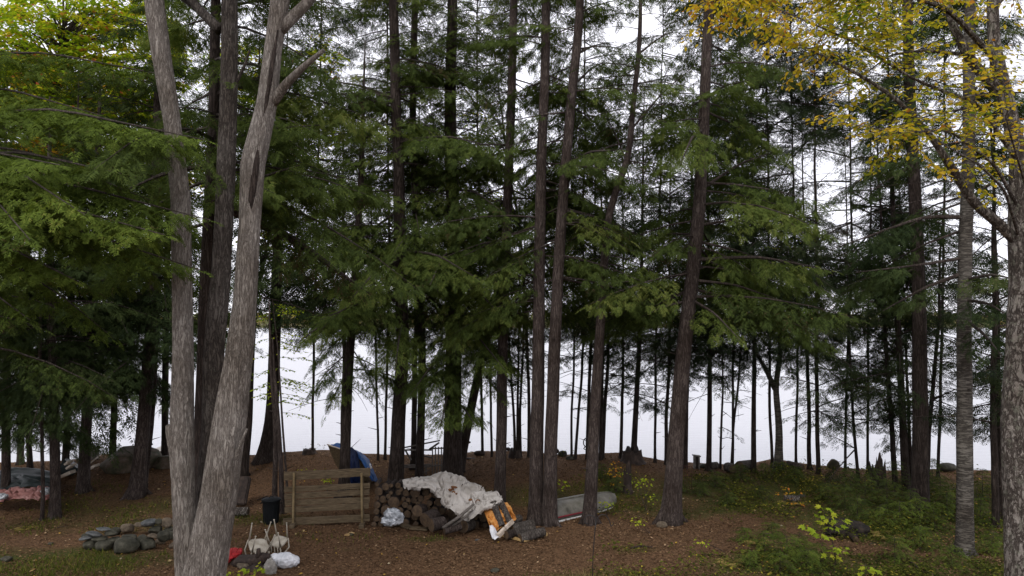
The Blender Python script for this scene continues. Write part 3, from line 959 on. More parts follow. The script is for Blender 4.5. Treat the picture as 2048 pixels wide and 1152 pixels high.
conifer("c3", "hemlock_tree", "dense hemlock behind the beige tarp with foliage hanging almost to the ground",
        [(905, 952), (905, 850), (910, 600), (905, 400), (900, 200), (905, 0)], 36, 20, 18, M_BARK_BROWN, M_NEEDLE, 740, 2.1, 11, 'MID', d=21.8, group=GRP_BIG, droop=.34, azs=1.9, az=-1.57,
        boughs=[((906, 640), (1010, 740), -3, .04, .15), ((906, 700), (820, 790), -3.2, .04, .15), ((906, 560), (1010, 640), -3.4, .04, .15), ((906, 760), (880, 860), -2.6, .04, .15), ((906, 500), (860, 570), -4, .04, .15),
                ((906, 450), (1060, 540), -3, .04, .2), ((906, 380), (1000, 420), -3.4, .04, .2), ((906, 300), (990, 320), -3.4, .04, .2), ((906, 800), (950, 850), -2.2, .04, .2)])
conifer("c3b", "leaning_tree", "dark stem leaning right out of the base of the dense hemlock towards the lake",
        [(915, 940), (935, 850), (958, 740), (975, 670), (990, 600), (1010, 480)], 20, 10, 11, M_BARK_BROWN, M_NEEDLE_D, 700, 1.6, 5, 'LO', d=23, group=GRP_BIG)
conifer("c4", "hemlock_tree", "straight brown trunk right of the beige tarp peak",
        [(998, 1003), (1003, 850), (1006, 700), (1010, 550), (1017, 350), (1022, 200), (1028, 0)], 22, 16, 19, M_BARK_PINE, M_NEEDLE, 560, 2.4, 6.5, 'MID', d=20, az=1.4, azs=1.9, group=GRP_BIG)
conifer("c5", "pine_tree", "left trunk of the close pair standing between the woodpile and the overturned boat",
        [(1072, 1036), (1074, 900), (1077, 700), (1079, 500), (1083, 300), (1090, 150), (1092, 0)], 28, 17, 20, M_BARK_PINE, M_NEEDLE, 640, 2.5, 6, 'MID', d=18.8, az=1.9, azs=1.8, group=GRP_BIG)
conifer("c6", "pine_tree", "right trunk of the close pair, touching the stern of the overturned boat",
        [(1098, 1037), (1102, 900), (1108, 700), (1119, 500), (1130, 350), (1143, 200), (1155, 80), (1160, 0)], 27, 17, 20, M_BARK_PINE, M_NEEDLE, 560, 2.6, 6, 'MID', d=18.6, az=1.2, azs=1.9, group=GRP_BIG,
        boughs=[((1150, 110), (1215, 85), .2, .04, .7), ((1148, 170), (1215, 120), 1, .035, .5), ((1130, 330), (1240, 300), -2.5, .04, .2), ((1125, 380), (1260, 470), 1, .03, .3)])
conifer("c7", "pine_tree", "crooked grey-brown trunk rising in front of the overturned boat, kinked to the right above",
        [(1178, 1032), (1186, 900), (1197, 700), (1206, 560), (1214, 440), (1235, 370), (1256, 320), (1268, 200), (1278, 100), (1281, 30)], 25, 8, 15, M_BARK_PINE, M_NEEDLE, 560, 2.1, 5, 'MID', d=18.7, az=1.4, azs=2.0, group=GRP_BIG,
        boughs=[((1205, 575), (1270, 562), -.4, .035, 1), ((1205, 560), (1235, 540), -.6, .04, 1), ((1262, 260), (1390, 130), 0, .03, .5), ((1256, 330), (1200, 210), .4, .025, .7), ((1275, 110), (1350, 60), 0, .03, .3)])
conifer("c8", "hemlock_tree", "big dark trunk with a mossy flared foot standing alone right of the shepherd hook",
        [(1340, 1027), (1350, 900), (1365, 720), (1385, 550), (1400, 400), (1408, 250), (1412, 130), (1418, 0)], 35, 19, 20, M_BARK_PINE, M_NEEDLE, 600, 3.2, 8.5, 'MID', d=18.9, az=1.4, azs=2.5, group=GRP_BIG, flare=1.6,
        boughs=[((1400, 380), (1560, 300), 1, .04, .25), ((1395, 450), (1540, 450), .5, .045, .3), ((1400, 300), (1300, 230), -2, .04, .2), ((1405, 200), (1500, 160), -2, .04, .2), ((1385, 560), (1560, 600), -1, .04, .2),
                ((1385, 600), (1480, 680), -2, .04, .2), ((1395, 480), (1290, 560), 1, .035, .3), ((1404, 260), (1360, 330), -3, .04, .2), ((1390, 520), (1660, 540), -2.2, .05, .45), ((1385, 600), (1270, 640), 0, .04, .2)])
conifer("c9", "hemlock_tree", "tall straight dark trunk on the right, left of the banded grey one",
        [(1838, 985), (1842, 850), (1840, 700), (1836, 550), (1828, 350), (1822, 250), (1815, 0)], 30, 19, 19, M_BARK_BROWN, M_NEEDLE_D, 560, 2.6, 4.6, 'MID', d=20.5, az=1.6, azs=2.4, group=GRP_BIG,
        boughs=[((1828, 330), (1700, 420), .5, .03, .4), ((1826, 300), (1690, 250), .5, .035, .5), ((1820, 240), (1670, 200), 0, .04, .5), ((1826, 290), (1680, 300), 0, .03, .9, (1740, 240))])
conifer("c10", "grey_barked_tree", "banded grey trunk with horizontal wrinkles standing in the ferns on the right",
        [(1928, 1095), (1930, 950), (1929, 800), (1928, 650), (1930, 500), (1936, 350), (1938, 200), (1940, 0)], 31, 20, 17, M_BARK_BAND, M_NEEDLE_D, 480, 2.5, 4.4, 'MID', d=16.3, az=1.2, azs=2.1, group=GRP_BIG, flare=1.25,
        boughs=[((1935, 435), (1660, 500), .5, .055, .35, (1850, 432)), ((1932, 515), (1710, 545), 0, .04, .6, (1840, 530)), ((1930, 545), (1765, 622), .5, .05, .3, (1850, 575)), ((1935, 400), (2040, 340), -1, .04, .2),
                ((1932, 600), (2030, 640), -2, .04, .2), ((1932, 640), (2010, 720), -1.5, .04, .2), ((1932, 560), (2040, 560), -2, .04, .2)])
# ---- left-hand dark wood
GRP_L = "dark hemlocks of the left wood"
conifer("l1", "hemlock_tree", "dark twin-looking trunk with spreading roots left of the mossy boulder",
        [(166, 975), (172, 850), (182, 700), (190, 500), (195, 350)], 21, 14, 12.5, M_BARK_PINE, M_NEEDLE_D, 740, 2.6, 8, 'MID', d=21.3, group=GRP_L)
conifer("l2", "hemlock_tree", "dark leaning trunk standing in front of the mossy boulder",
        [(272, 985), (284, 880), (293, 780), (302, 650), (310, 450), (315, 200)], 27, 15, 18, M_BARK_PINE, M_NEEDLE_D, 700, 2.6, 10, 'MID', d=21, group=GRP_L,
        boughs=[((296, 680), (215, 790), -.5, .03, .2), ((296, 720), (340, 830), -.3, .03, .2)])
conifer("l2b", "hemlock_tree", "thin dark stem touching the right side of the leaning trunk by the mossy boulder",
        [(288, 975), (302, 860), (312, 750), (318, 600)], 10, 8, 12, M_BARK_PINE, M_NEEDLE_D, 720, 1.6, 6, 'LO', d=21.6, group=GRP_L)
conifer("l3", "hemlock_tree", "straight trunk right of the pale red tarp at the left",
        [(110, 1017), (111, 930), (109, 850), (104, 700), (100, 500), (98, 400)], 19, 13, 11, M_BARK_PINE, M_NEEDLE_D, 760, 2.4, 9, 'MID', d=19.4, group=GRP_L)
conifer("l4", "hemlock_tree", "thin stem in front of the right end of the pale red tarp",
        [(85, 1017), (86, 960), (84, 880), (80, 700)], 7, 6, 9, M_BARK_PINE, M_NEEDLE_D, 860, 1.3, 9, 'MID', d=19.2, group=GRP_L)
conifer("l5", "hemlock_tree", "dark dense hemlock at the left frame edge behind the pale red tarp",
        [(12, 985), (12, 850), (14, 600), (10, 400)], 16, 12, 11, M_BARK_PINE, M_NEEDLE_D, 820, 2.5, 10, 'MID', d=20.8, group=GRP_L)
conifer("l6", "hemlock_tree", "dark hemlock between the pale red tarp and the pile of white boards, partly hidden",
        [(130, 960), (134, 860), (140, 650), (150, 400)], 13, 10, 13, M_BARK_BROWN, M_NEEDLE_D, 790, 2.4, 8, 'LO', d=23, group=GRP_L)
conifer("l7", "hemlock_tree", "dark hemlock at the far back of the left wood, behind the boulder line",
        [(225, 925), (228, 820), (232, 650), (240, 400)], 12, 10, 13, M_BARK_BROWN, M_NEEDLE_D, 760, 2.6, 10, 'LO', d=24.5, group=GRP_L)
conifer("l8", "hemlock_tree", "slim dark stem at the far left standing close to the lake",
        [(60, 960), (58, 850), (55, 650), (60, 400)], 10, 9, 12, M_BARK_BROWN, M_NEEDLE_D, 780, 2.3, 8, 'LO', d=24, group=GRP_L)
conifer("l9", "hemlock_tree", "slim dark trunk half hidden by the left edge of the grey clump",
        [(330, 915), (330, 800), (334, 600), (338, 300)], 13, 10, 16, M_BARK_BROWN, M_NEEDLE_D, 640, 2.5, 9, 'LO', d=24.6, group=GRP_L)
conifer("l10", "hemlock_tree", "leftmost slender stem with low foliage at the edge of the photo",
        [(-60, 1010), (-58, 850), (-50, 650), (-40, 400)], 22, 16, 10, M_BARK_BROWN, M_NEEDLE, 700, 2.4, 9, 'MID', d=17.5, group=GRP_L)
# ---- between the clump and the woodpile
conifer("m1", "hemlock_tree", "flared dark trunk on the needle bank right of the grey clump",
        [(528, 918), (542, 850), (548, 750), (551, 650), (556, 500), (560, 250)], 26, 17, 17, M_BARK_BROWN, M_NEEDLE_D, 600, 2.4, 8, 'LO', d=24, group=GRP_BIG, flare=1.9)
conifer("m2", "hemlock_tree", "slim dark trunk rising from behind the leaning grey stump",
        [(487, 962), (497, 850), (503, 700), (510, 600), (514, 400)], 15, 11, 14, M_BARK_BROWN, M_NEEDLE_D, 640, 1.8, 7, 'LO', d=22.5, group=GRP_BIG)
conifer("m3", "slender_tree", "left of the two thin stems growing beside the black bin, yellow leaves above",
        [(550, 985), (551, 900), (548, 800), (540, 700)], 11, 6, 5.6, M_BARK_PINE, M_NEEDLE_D, 600, .5, .1, 'LO', d=20, group="two thin stems beside the black bin", dead=4)
conifer("m4", "slender_tree", "right of the two thin stems beside the black bin, against the board fence end",
        [(566, 1010), (563, 930), (558, 850), (548, 760)], 11, 6, 4.6, M_BARK_PINE, M_NEEDLE_D, 500, .5, .1, 'LO', d=19.6, group="two thin stems beside the black bin", dead=4)
conifer("m5", "hemlock_tree", "dark trunk standing in front of the blue covered boat",
        [(687, 968), (691, 880), (696, 760), (704, 650), (714, 500), (722, 350)], 22, 12, 13, M_BARK_BROWN, M_NEEDLE, 800, 1.5, 7, 'MID', d=20.6, group=GRP_BIG,
        boughs=[((700, 700), (610, 800), -.3, .02, .15), ((700, 690), (760, 800), -.4, .02, .15), ((698, 740), (650, 830), -.5, .02, .15), ((702, 660), (620, 740), .3, .02, .2)])
conifer("m6", "hemlock_tree", "thin twin stem crossing the dark trunk in front of the blue covered boat",
        [(684, 930), (689, 800), (688, 650), (686, 500)], 9, 7, 11, M_BARK_BROWN, M_NEEDLE_D, 620, 1.4, 5, 'LO', d=23.5, group=GRP_THIN)
# ---- slender trees on the shore bank
shore = [
 ("slender stem left of the squat stump, near the middle of the bank", [(984, 912), (983, 800), (980, 650)], 5, 4, 24.6, 9, 760, 1.1, 5),
 ("left stem of the little trio growing by the squat stump", [(1030, 912), (1028, 820), (1018, 700)], 6, 4, 24.4, 9, 800, 1.0, 5),
 ("leaning middle stem of the little trio by the squat stump", [(1034, 912), (1037, 820), (1038, 700)], 6, 4, 24.5, 9, 800, .9, 5),
 ("right stem of the little trio by the squat stump", [(1041, 913), (1041, 820), (1046, 700)], 6, 4, 24.6, 10, 790, 1.0, 5),
 ("thin wavy stem alone between the close pair of pines and the crooked trunk", [(1143, 916), (1143, 850), (1146, 780), (1148, 680)], 5, 4, 24.8, 9, 830, 1.2, 6),
 ("dark stem beside the left of the crooked trunk, with a coil hung on it", [(1174, 915), (1177, 800), (1183, 700), (1188, 560)], 7, 6, 24.6, 11, 840, 1.3, 6),
 ("left of two stems crossing just right of the crooked trunk", [(1201, 915), (1205, 800), (1206, 680), (1205, 560)], 8, 5, 24.4, 12, 800, 1.3, 6),
 ("right of two stems crossing just right of the crooked trunk", [(1204, 918), (1212, 800), (1216, 680), (1214, 560)], 8, 5, 24.7, 12, 800, 1.3, 6),
 ("thin straight stem on the bank left of the broken mossy stump", [(1241, 912), (1244, 830), (1246, 700), (1246, 560)], 7, 4, 24.6, 11, 810, 1.3, 7),
 ("slightly leaning dark stem growing out of the broken mossy stump", [(1266, 910), (1272, 820), (1278, 700), (1283, 560)], 12, 7, 24.5, 13, 790, 1.6, 7),
 ("dark stem showing along the left edge of the big flared trunk", [(1332, 925), (1335, 820), (1338, 700)], 8, 6, 24.8, 12, 810, 1.4, 7),
 ("dark stem just right of the big flared trunk, behind the rusty grid", [(1371, 928), (1373, 820), (1377, 700), (1382, 560)], 9, 7, 24.5, 13, 800, 1.6, 7),
 ("straight dark stem right of the upright grey post", [(1417, 932), (1419, 820), (1420, 700), (1418, 560)], 11, 7, 24.4, 14, 780, 1.7, 7),
 ("very thin stem with drooping twigs right of the straight dark one", [(1440, 930), (1443, 850), (1446, 750), (1444, 650)], 5, 3, 24.7, 9, 860, .9, 7),
 ("thin leaning stem by the sawn log pieces on the bank", [(1462, 930), (1467, 850), (1480, 730), (1490, 600)], 5, 4, 24.8, 10, 800, 1.1, 6),
 ("knobbly dark stem midway between the sawn log and the forked birch", [(1507, 935), (1507, 840), (1509, 720), (1508, 600)], 11, 7, 24.3, 13, 760, 1.5, 6),
 ("dark stem right of the forked birch", [(1619, 935), (1617, 840), (1615, 740), (1612, 620)], 9, 6, 24.4, 12, 840, 1.4, 7),
 ("stem with a bent rooted foot second right of the forked birch", [(1637, 945), (1634, 860), (1635, 740), (1634, 560), (1632, 420)], 9, 6, 23.8, 14, 830, 1.6, 7),
 ("leaning slender stem with fine level twigs left of the black broken stumps", [(1717, 950), (1708, 860), (1700, 760), (1697, 650)], 7, 4, 23.6, 11, 900, 1.8, 12),
 ("dark stem left of the three close stems on the right bank", [(1790, 948), (1785, 850), (1775, 740), (1768, 620)], 11, 7, 23, 12, 880, 1.8, 10),
 ("middle and thickest of the three close stems on the right bank", [(1812, 948), (1806, 850), (1800, 740), (1791, 560), (1785, 400)], 16, 9, 22.6, 15, 840, 2.1, 9),
 ("thin stem pressed against the left side of the tall straight dark trunk", [(1822, 948), (1820, 860), (1813, 740)], 8, 5, 23.5, 12, 840, 1.6, 8),
 ("stem leaning right just behind the tall straight dark trunk", [(1853, 948), (1858, 850), (1868, 740), (1878, 640)], 10, 6, 22.8, 11, 860, 1.7, 9),
 ("dark stem standing between the banded grey trunk and the scaly birch", [(1990, 1010), (1988, 900), (1987, 820), (1990, 650)], 14, 10, 18.8, 12, 860, 1.9, 9),
 ("second dark stem pressed close behind the scaly birch's left side", [(2003, 1000), (2000, 900), (1995, 800), (1992, 620)], 11, 9, 19.6, 13, 880, 1.9, 9),
 ("slender stem at the right frame edge behind the scaly birch", [(2070, 950), (2072, 800), (2078, 600)], 14, 10, 22, 13, 860, 2.2, 10),
 ("slim stem standing between the blue covered boat and the thick woodpile trunk", [(756, 918), (757, 860), (752, 700), (745, 560)], 5, 4, 24.6, 10, 700, 1.2, 6),
]
for i, (lab, pts, w0, w1, dd_, H_, y0_, L_, dn_) in enumerate(shore):
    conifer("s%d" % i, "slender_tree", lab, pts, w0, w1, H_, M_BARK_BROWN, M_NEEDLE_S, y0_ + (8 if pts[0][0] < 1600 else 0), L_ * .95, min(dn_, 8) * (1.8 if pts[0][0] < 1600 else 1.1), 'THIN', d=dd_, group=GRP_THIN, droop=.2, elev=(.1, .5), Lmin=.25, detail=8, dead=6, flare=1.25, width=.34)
# taller conifers whose tops fill the sky over the shore
back = [
 ("back row hemlock whose crown fills the sky above the forked birch", [(1545, 935), (1540, 800), (1538, 600), (1535, 300)], 9, 24.6, 16, 660, 2.4, 7),
 ("back row hemlock with its crown between the two tall right trunks", [(1875, 945), (1880, 800), (1885, 600), (1890, 300)], 9, 24.5, 14, 640, 2.2, 4),
 ("back row hemlock with its crown left of the crooked trunk", [(1150, 915), (1165, 700), (1168, 500), (1170, 200)], 8, 24.8, 14, 660, 2.2, 7),
 ("back row hemlock with its crown right of the blue covered boat", [(770, 915), (775, 700), (780, 500), (775, 200)], 8, 24.8, 17, 640, 2.4, 8),
 ("back row hemlock with its crown above the needle bank stump", [(625, 906), (628, 700), (632, 500), (640, 200)], 8, 24.8, 15, 560, 2.0, 6),
 ("back row hemlock with its crown over the squat bank stump", [(965, 912), (962, 700), (960, 500), (955, 200)], 8, 24.8, 16, 680, 2.2, 8),
 ("back row hemlock rising beyond the big flared trunk", [(1310, 920), (1312, 700), (1316, 500), (1320, 400)], 8, 24.8, 12, 700, 2.2, 8),
 ("back row hemlock with its crown right of the big flared trunk", [(1465, 932), (1468, 700), (1474, 500), (1478, 300)], 8, 24.8, 15, 700, 2.3, 8),
 ("back row hemlock filling the sky left of the tall straight dark trunk", [(1690, 940), (1695, 700), (1705, 500), (1700, 300)], 8, 24.9, 15, 560, 2.5, 6),
 ("back row hemlock with its crown between the forked birch and its right neighbour", [(1592, 936), (1594, 700), (1590, 500), (1585, 300)], 8, 25.0, 15, 560, 2.5, 6),
 ("back row hemlock left of the three close stems on the right bank", [(1735, 942), (1736, 760), (1738, 600), (1740, 480)], 8, 24.6, 8, 760, 1.7, 4.5),
]
for i, (lab, pts, w0, dd_, H_, y0_, L_, dn_) in enumerate(back):
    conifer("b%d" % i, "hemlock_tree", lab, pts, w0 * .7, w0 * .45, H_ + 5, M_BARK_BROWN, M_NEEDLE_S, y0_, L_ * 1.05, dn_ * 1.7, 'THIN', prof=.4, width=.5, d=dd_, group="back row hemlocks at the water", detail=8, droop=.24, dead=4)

# ---- forked pale birch at the shore
P_, R_ = trunk_path([(1556, 922), (1559, 860), (1553, 790), (1550, 775), (1560, 720), (1562, 650)], 24.3, 9.5, 15, 8)
fb = thing("birch_tree", "pale forked birch with spreading roots on the crest of the bank", "tree", (P_[0][0], P_[0][1], gz(P_[0][0], P_[0][1])), "broadleaf trees of the wood")
build_trunk(P_, R_, M_BARK_BAND, fb, 12, 2.0, seed=31)
lf = Leafy()
lf.limbs.tube([at(1550, 778, 24.3), at(1535, 745, 24.2), at(1515, 710, 24.1), at(1505, 670, 24.0)], [.09, .08, .06, .04], 8)
for k in range(26):
    z = RNG.uniform(4.5, 9.0)
    p = np.array((at(1556, 700, 24.3)[0] + RNG.normal(0, .2), 24.3, z))
    a = RNG.uniform(0, 6.28)
    lf.spray(p, (math.cos(a), math.sin(a), .2), RNG.uniform(.6, 1.3), .10, .12, True, .45)
lf.build(fb, M_LEAF_YG, M_BARK_BAND, LEAF2)

# ---- yellow birch in the right foreground
bd = 9.6
P_, R_ = trunk_path([(2046, 1420), (2044, 1152), (2040, 1000), (2032, 850), (2040, 700), (2046, 560), (2040, 460), (2036, 300), (2008, 185), (1988, 90), (1985, 0)], bd, 13.5, [64, 56, 54, 52, 48, 46, 40, 30, 28, 22, 20], 24)
yb = thing("yellow_birch_tree", "scaly grey birch at the right frame edge with yellow leaves spreading over the top right", "tree", (P_[0][0], P_[0][1], gz(P_[0][0], P_[0][1])), "broadleaf trees of the wood")
build_trunk(P_, R_, M_BARK_BIRCH, yb, 70, 1.3, .09, 5.5, 0.05)
lf = Leafy()
lm = lf.limbs
LIMBS = [([(2030, 480), (1990, 440), (1945, 405), (1910, 345), (1880, 300), (1862, 270), (1790, 195), (1720, 150), (1600, 90)], .075, .012, -.8),
         ([(2004, 185), (1970, 155), (1935, 110), (1910, 60), (1890, 0), (1880, -60)], .07, .04, -.2),
         ([(2040, 330), (1960, 210), (1830, 160), (1700, 80), (1560, 20)], .03, .006, -1.6),
         ([(1990, 120), (1900, 20), (1760, -30), (1600, -40), (1450, -10)], .04, .006, -1.4),
         ([(2040, 420), (1990, 330), (1900, 260), (1800, 265), (1740, 255)], .025, .005, -1.8),
         ([(2040, 480), (2010, 380), (1960, 330), (1880, 285)], .022, .005, -2.0),
         ([(2048, 560), (2060, 400), (2030, 300), (2010, 230)], .022, .005, -2.4),
         ([(1935, 110), (1850, 100), (1780, 110), (1700, 170)], .03, .005, .4),
         ([(1985, 20), (2040, -60), (2120, -120)], .05, .02, .3)]
LP = []
for pp, r0, r1, dz in LIMBS:
    k = len(pp)
    W3 = [at(x, y, bd + dz * i / (k - 1)) for i, (x, y) in enumerate(pp)]
    B, rr = resample(W3, np.linspace(r0, r1, k), 26)
    lm.tube(B, rr, 8, rough=.08)
    LP += [(b, i / 25) for i, b in enumerate(B)]
ZONES = [(1800, 30, 260, 75, 60), (1960, 60, 90, 90, 22), (1620, 25, 200, 60, 60), (1450, 20, 70, 30, 16), (1720, 130, 170, 55, 26), (1840, 225, 140, 34, 16), (1950, 225, 70, 50, 12),
         (1690, 165, 90, 22, 8), (2010, 240, 50, 110, 10), (1800, 290, 70, 22, 8), (1940, 300, 60, 30, 9), (1440, 55, 14, 14, 2)]
LPA = np.array([q for q, u in LP]); LPU = np.array([u for q, u in LP])
for zx, zy, rx, ry, cnt in ZONES:
    for k in range(int(cnt * 1.0)):
        a, q = RNG.uniform(0, 6.28), math.sqrt(RNG.random())
        tx, ty = zx + rx * q * math.cos(a), zy + ry * q * math.sin(a)
        tgt = at(tx, ty, bd + RNG.uniform(-1.9, .3))
        dist = np.linalg.norm(LPA - tgt, axis=1) + (LPU < .25) * .5
        near = LPA[int(np.argmin(dist))]
        v = tgt - near
        ln = np.linalg.norm(v)
        st = near if ln < 0.9 else tgt - v / ln * 0.9
        if ln >= .9: lm.tube([near, (near + st) / 2 + (0, 0, .04), st], [.009, .006, .005], 4)
        v = tgt - st
        v[2] *= .5
        v += RNG.normal(0, .08, 3)
        if np.linalg.norm(v) < .1: v = np.array((-.3, -.1, 0))
        grn = .58 if tx > 1930 or tx < 1650 else .38
        lf.spray(st, v, RNG.uniform(.35, .7), .072, .046, True, grn + RNG.normal(0, .14))
lf.build(yb, M_LEAF_Y, M_BARK_BIRCH, LEAF4)

# ---- yellow-green maples behind the left wood
def bg_maple(label, pts, w0, w1, d, H, blobs, mat, lsz, n, name="maple_tree"):
    P, R = trunk_path(pts, d, H, w0, w1)
    root = thing(name, label, "tree", (P[0][0], P[0][1], gz(P[0][0], P[0][1])), "broadleaf trees of the wood")
    tr, Q, r = build_trunk(P, R, M_BARK_PINE, root, 10, 1.3)
    L = Leafy()
    tot = sum(b[2] * b[3] for b in blobs)
    for bx, by, rx, ry, dz in blobs:
        for k in range(max(1, int(n * rx * ry / tot))):
            a, q = RNG.uniform(0, 6.28), math.sqrt(RNG.random())
            c = at(bx + rx * q * math.cos(a), by + ry * q * math.sin(a), d + RNG.uniform(-dz, dz))
            zt = min(max(c[2] - 1.0, 2.5), H - .5)
            st = np.array([np.interp(zt, Q[:, 2], Q[:, i]) for i in range(2)] + [zt])
            v = c - st
            if k % 4 == 0: L.limbs.tube([st, (st + c) / 2 + (0, 0, .2), c], [.035, .02, .006], 5)
            v[2] *= .2
            L.spray(c, v + RNG.normal(0, .5, 3) * (1, 1, .3), RNG.uniform(.5, 1.0), lsz, .09, True, .46 + RNG.normal(0, .15))
    L.build(root, mat, M_BARK_PINE, LEAF2)
bg_maple("yellow-green maple glowing behind the hemlocks at the top left", [(40, 950), (45, 700), (60, 400), (120, 120)], 12, 8, 25.2, 17,
         [(150, 120, 190, 150, 1.4), (60, 230, 110, 110, 1.2), (230, 270, 110, 90, 1)], M_LEAF_YG, .17, 1700)
bg_maple("orange-tinged maple low behind the hemlocks at the left", [(175, 945), (172, 700), (168, 480), (165, 350)], 7, 4, 24.6, 11,
         [(170, 345, 55, 28, .8), (130, 300, 60, 30, .8)], M_LEAF_OR, .14, 120)
bg_maple("yellow-green maple behind the grey clump near the top", [(445, 910), (500, 650), (560, 380), (570, 200)], 8, 5, 24.8, 16,
         [(600, 285, 60, 40, .8), (560, 200, 40, 40, .8), (500, 150, 70, 70, .8), (380, 330, 60, 70, 1), (620, 120, 30, 40, 1), (545, 480, 30, 40, .5)], M_LEAF_YG, .14, 330)
bg_maple("small-leaved yellowing tree behind the middle hemlocks", [(1058, 912), (1056, 700), (1040, 450), (1010, 300)], 7, 4, 24.7, 15,
         [(990, 380, 60, 50, .8), (980, 260, 40, 40, .8), (1130, 460, 60, 50, .8), (1490, 530, 1, 1, .1)], M_LEAF_YG, .10, 90)
# beech sapling with yellow leaves beside the black bin
p_ = hit(575, 985)
bs = thing("beech_sapling", "thin sapling with yellow leaves hanging against the lake beside the black bin", "sapling", p_, "broadleaf trees of the wood")
L = Leafy()
dS = p_[1]
L.limbs.tube([p_, at(565, 850, dS), at(556, 700, dS), at(545, 600, dS)], [.035, .03, .02, .008], 7)
for k in range(34):
    y = RNG.uniform(600, 830)
    x = np.interp(y, [600, 700, 850], [545, 556, 565])
    sg = 1 if RNG.random() < .68 else -1
    L.spray(at(x, y, dS), (sg, RNG.uniform(-.6, .6), -.12), RNG.uniform(.35, 1.05), .085, .085, True, .35)
L.build(bs, M_LEAF_YG, M_BARK_TWIG, LEAF2)

# ================================================================== THINGS IN THE YARD
M_ROCK = surf("grey_brown_stone", [(0.014, 0.014, 0.009), (0.042, 0.040, 0.027), (0.10, 0.092, 0.068)], 6, bump=.6, dist=.03)
M_ROCK_SL = surf("blue_grey_slate", [(0.035, 0.038, 0.040), (0.075, 0.08, 0.08), (0.14, 0.14, 0.135)], 8, bump=.4, dist=.02, rough=.6)
M_ROCK_TAN = surf("tan_stone", [(0.04, 0.03, 0.02), (0.10, 0.077, 0.052), (0.18, 0.145, 0.105)], 8, bump=.5, dist=.02)
M_ROCK_MOSS = surf("mossy_boulder_stone", [(0.018, 0.022, 0.008), (0.045, 0.042, 0.022), (0.09, 0.065, 0.045), (0.13, 0.11, 0.09)], 3.5, bump=.8, dist=.05)
M_WOOD_END = surf("cut_log_end", [(0.028, 0.018, 0.011), (0.07, 0.045, 0.026), (0.125, 0.082, 0.045)], 14, bump=.3, dist=.01)
M_WOOD_OLD = surf("weathered_board_wood", [(0.04, 0.028, 0.015), (0.10, 0.072, 0.040), (0.165, 0.125, 0.075)], 5, (1, 5, 7), bump=.4, dist=.01)
M_WOOD_POST = surf("yellowed_post_wood", [(0.10, 0.07, 0.03), (0.19, 0.14, 0.07), (0.25, 0.19, 0.10)], 6, bump=.3, dist=.01)
M_WOOD_GREY = surf("grey_weathered_wood", [(0.05, 0.042, 0.036), (0.11, 0.095, 0.082), (0.19, 0.17, 0.15)], 7, (1, 1, 6), bump=.4, dist=.01)
M_WOOD_FRESH = surf("yellow_fresh_wood", [(0.20, 0.12, 0.045), (0.38, 0.25, 0.10), (0.50, 0.36, 0.18)], 7, (1, 1, 4), bump=.3, dist=.01)
M_WOOD_PALE = surf("pale_board_wood", [(0.30, 0.24, 0.18), (0.50, 0.42, 0.34), (0.62, 0.55, 0.46)], 5, bump=.2, dist=.01)
M_STUMP = surf("dark_rotten_stump_wood", [(0.012, 0.009, 0.008), (0.035, 0.024, 0.019), (0.075, 0.052, 0.04)], 8, (1, 1, .5), bump=.9, dist=.04)
M_ROT = surf("black_rotten_wood", [(0.006, 0.005, 0.004), (0.016, 0.012, 0.009), (0.045, 0.032, 0.022)], 7, bump=.9, dist=.05)
M_TARP = surf("beige_canvas", [(0.26, 0.235, 0.20), (0.38, 0.35, 0.315), (0.46, 0.435, 0.40)], 2.6, bump=.15, dist=.01, rough=.75)
M_TARP_BROWN = surf("brown_stain", [(0.05, 0.02, 0.01), (0.12, 0.05, 0.02), (0.2, 0.09, 0.03)], 9)
M_ORANGE = surf("orange_tarp_underside", [(0.28, 0.10, 0.02), (0.50, 0.21, 0.045), (0.56, 0.32, 0.12)], 6, bump=.3, dist=.01, rough=.6)
M_WHITE_CLOTH = surf("white_tarp_fabric", [(0.50, 0.50, 0.52), (0.66, 0.66, 0.69)], 4, bump=.2, dist=.01, rough=.5)
M_BLUE = surf("blue_tarp_plastic", [(0.004, 0.035, 0.15), (0.008, 0.075, 0.28), (0.015, 0.13, 0.38)], 3, bump=.3, dist=.02, rough=.6, spec=.15)
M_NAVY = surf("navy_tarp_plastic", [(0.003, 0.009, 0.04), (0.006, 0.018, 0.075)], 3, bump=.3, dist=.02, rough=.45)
M_RED = surf("red_fabric", [(0.16, 0.006, 0.008), (0.30, 0.012, 0.014), (0.38, 0.04, 0.035)], 6, bump=.3, dist=.02)
M_PINK = surf("faded_red_tarp", [(0.14, 0.05, 0.045), (0.26, 0.115, 0.10), (0.36, 0.21, 0.19)], 5, bump=.5, dist=.03)
M_SILVER = surf("clear_grey_plastic", [(0.12, 0.13, 0.14), (0.32, 0.34, 0.36), (0.70, 0.72, 0.75)], 7, bump=.5, dist=.02, rough=.25, spec=.8)
M_BAG = surf("white_plastic_bag", [(0.44, 0.46, 0.49), (0.62, 0.63, 0.66), (0.74, 0.74, 0.76)], 4, bump=.3, dist=.02, rough=.35, spec=.5)
M_BIN = surf("black_bin_plastic", [(0.004, 0.005, 0.006), (0.009, 0.011, 0.012)], 5, bump=.1, dist=.005, rough=.65, spec=.15)
M_CHAIR = surf("aged_white_plastic", [(0.24, 0.21, 0.16), (0.40, 0.36, 0.29), (0.52, 0.48, 0.40)], 7, bump=.2, dist=.005, rough=.5)
M_HULL = surf("dirty_white_hull_paint", [(0.06, 0.055, 0.042), (0.165, 0.157, 0.132), (0.24, 0.228, 0.20)], 3.4, bump=.25, dist=.01, rough=.55)
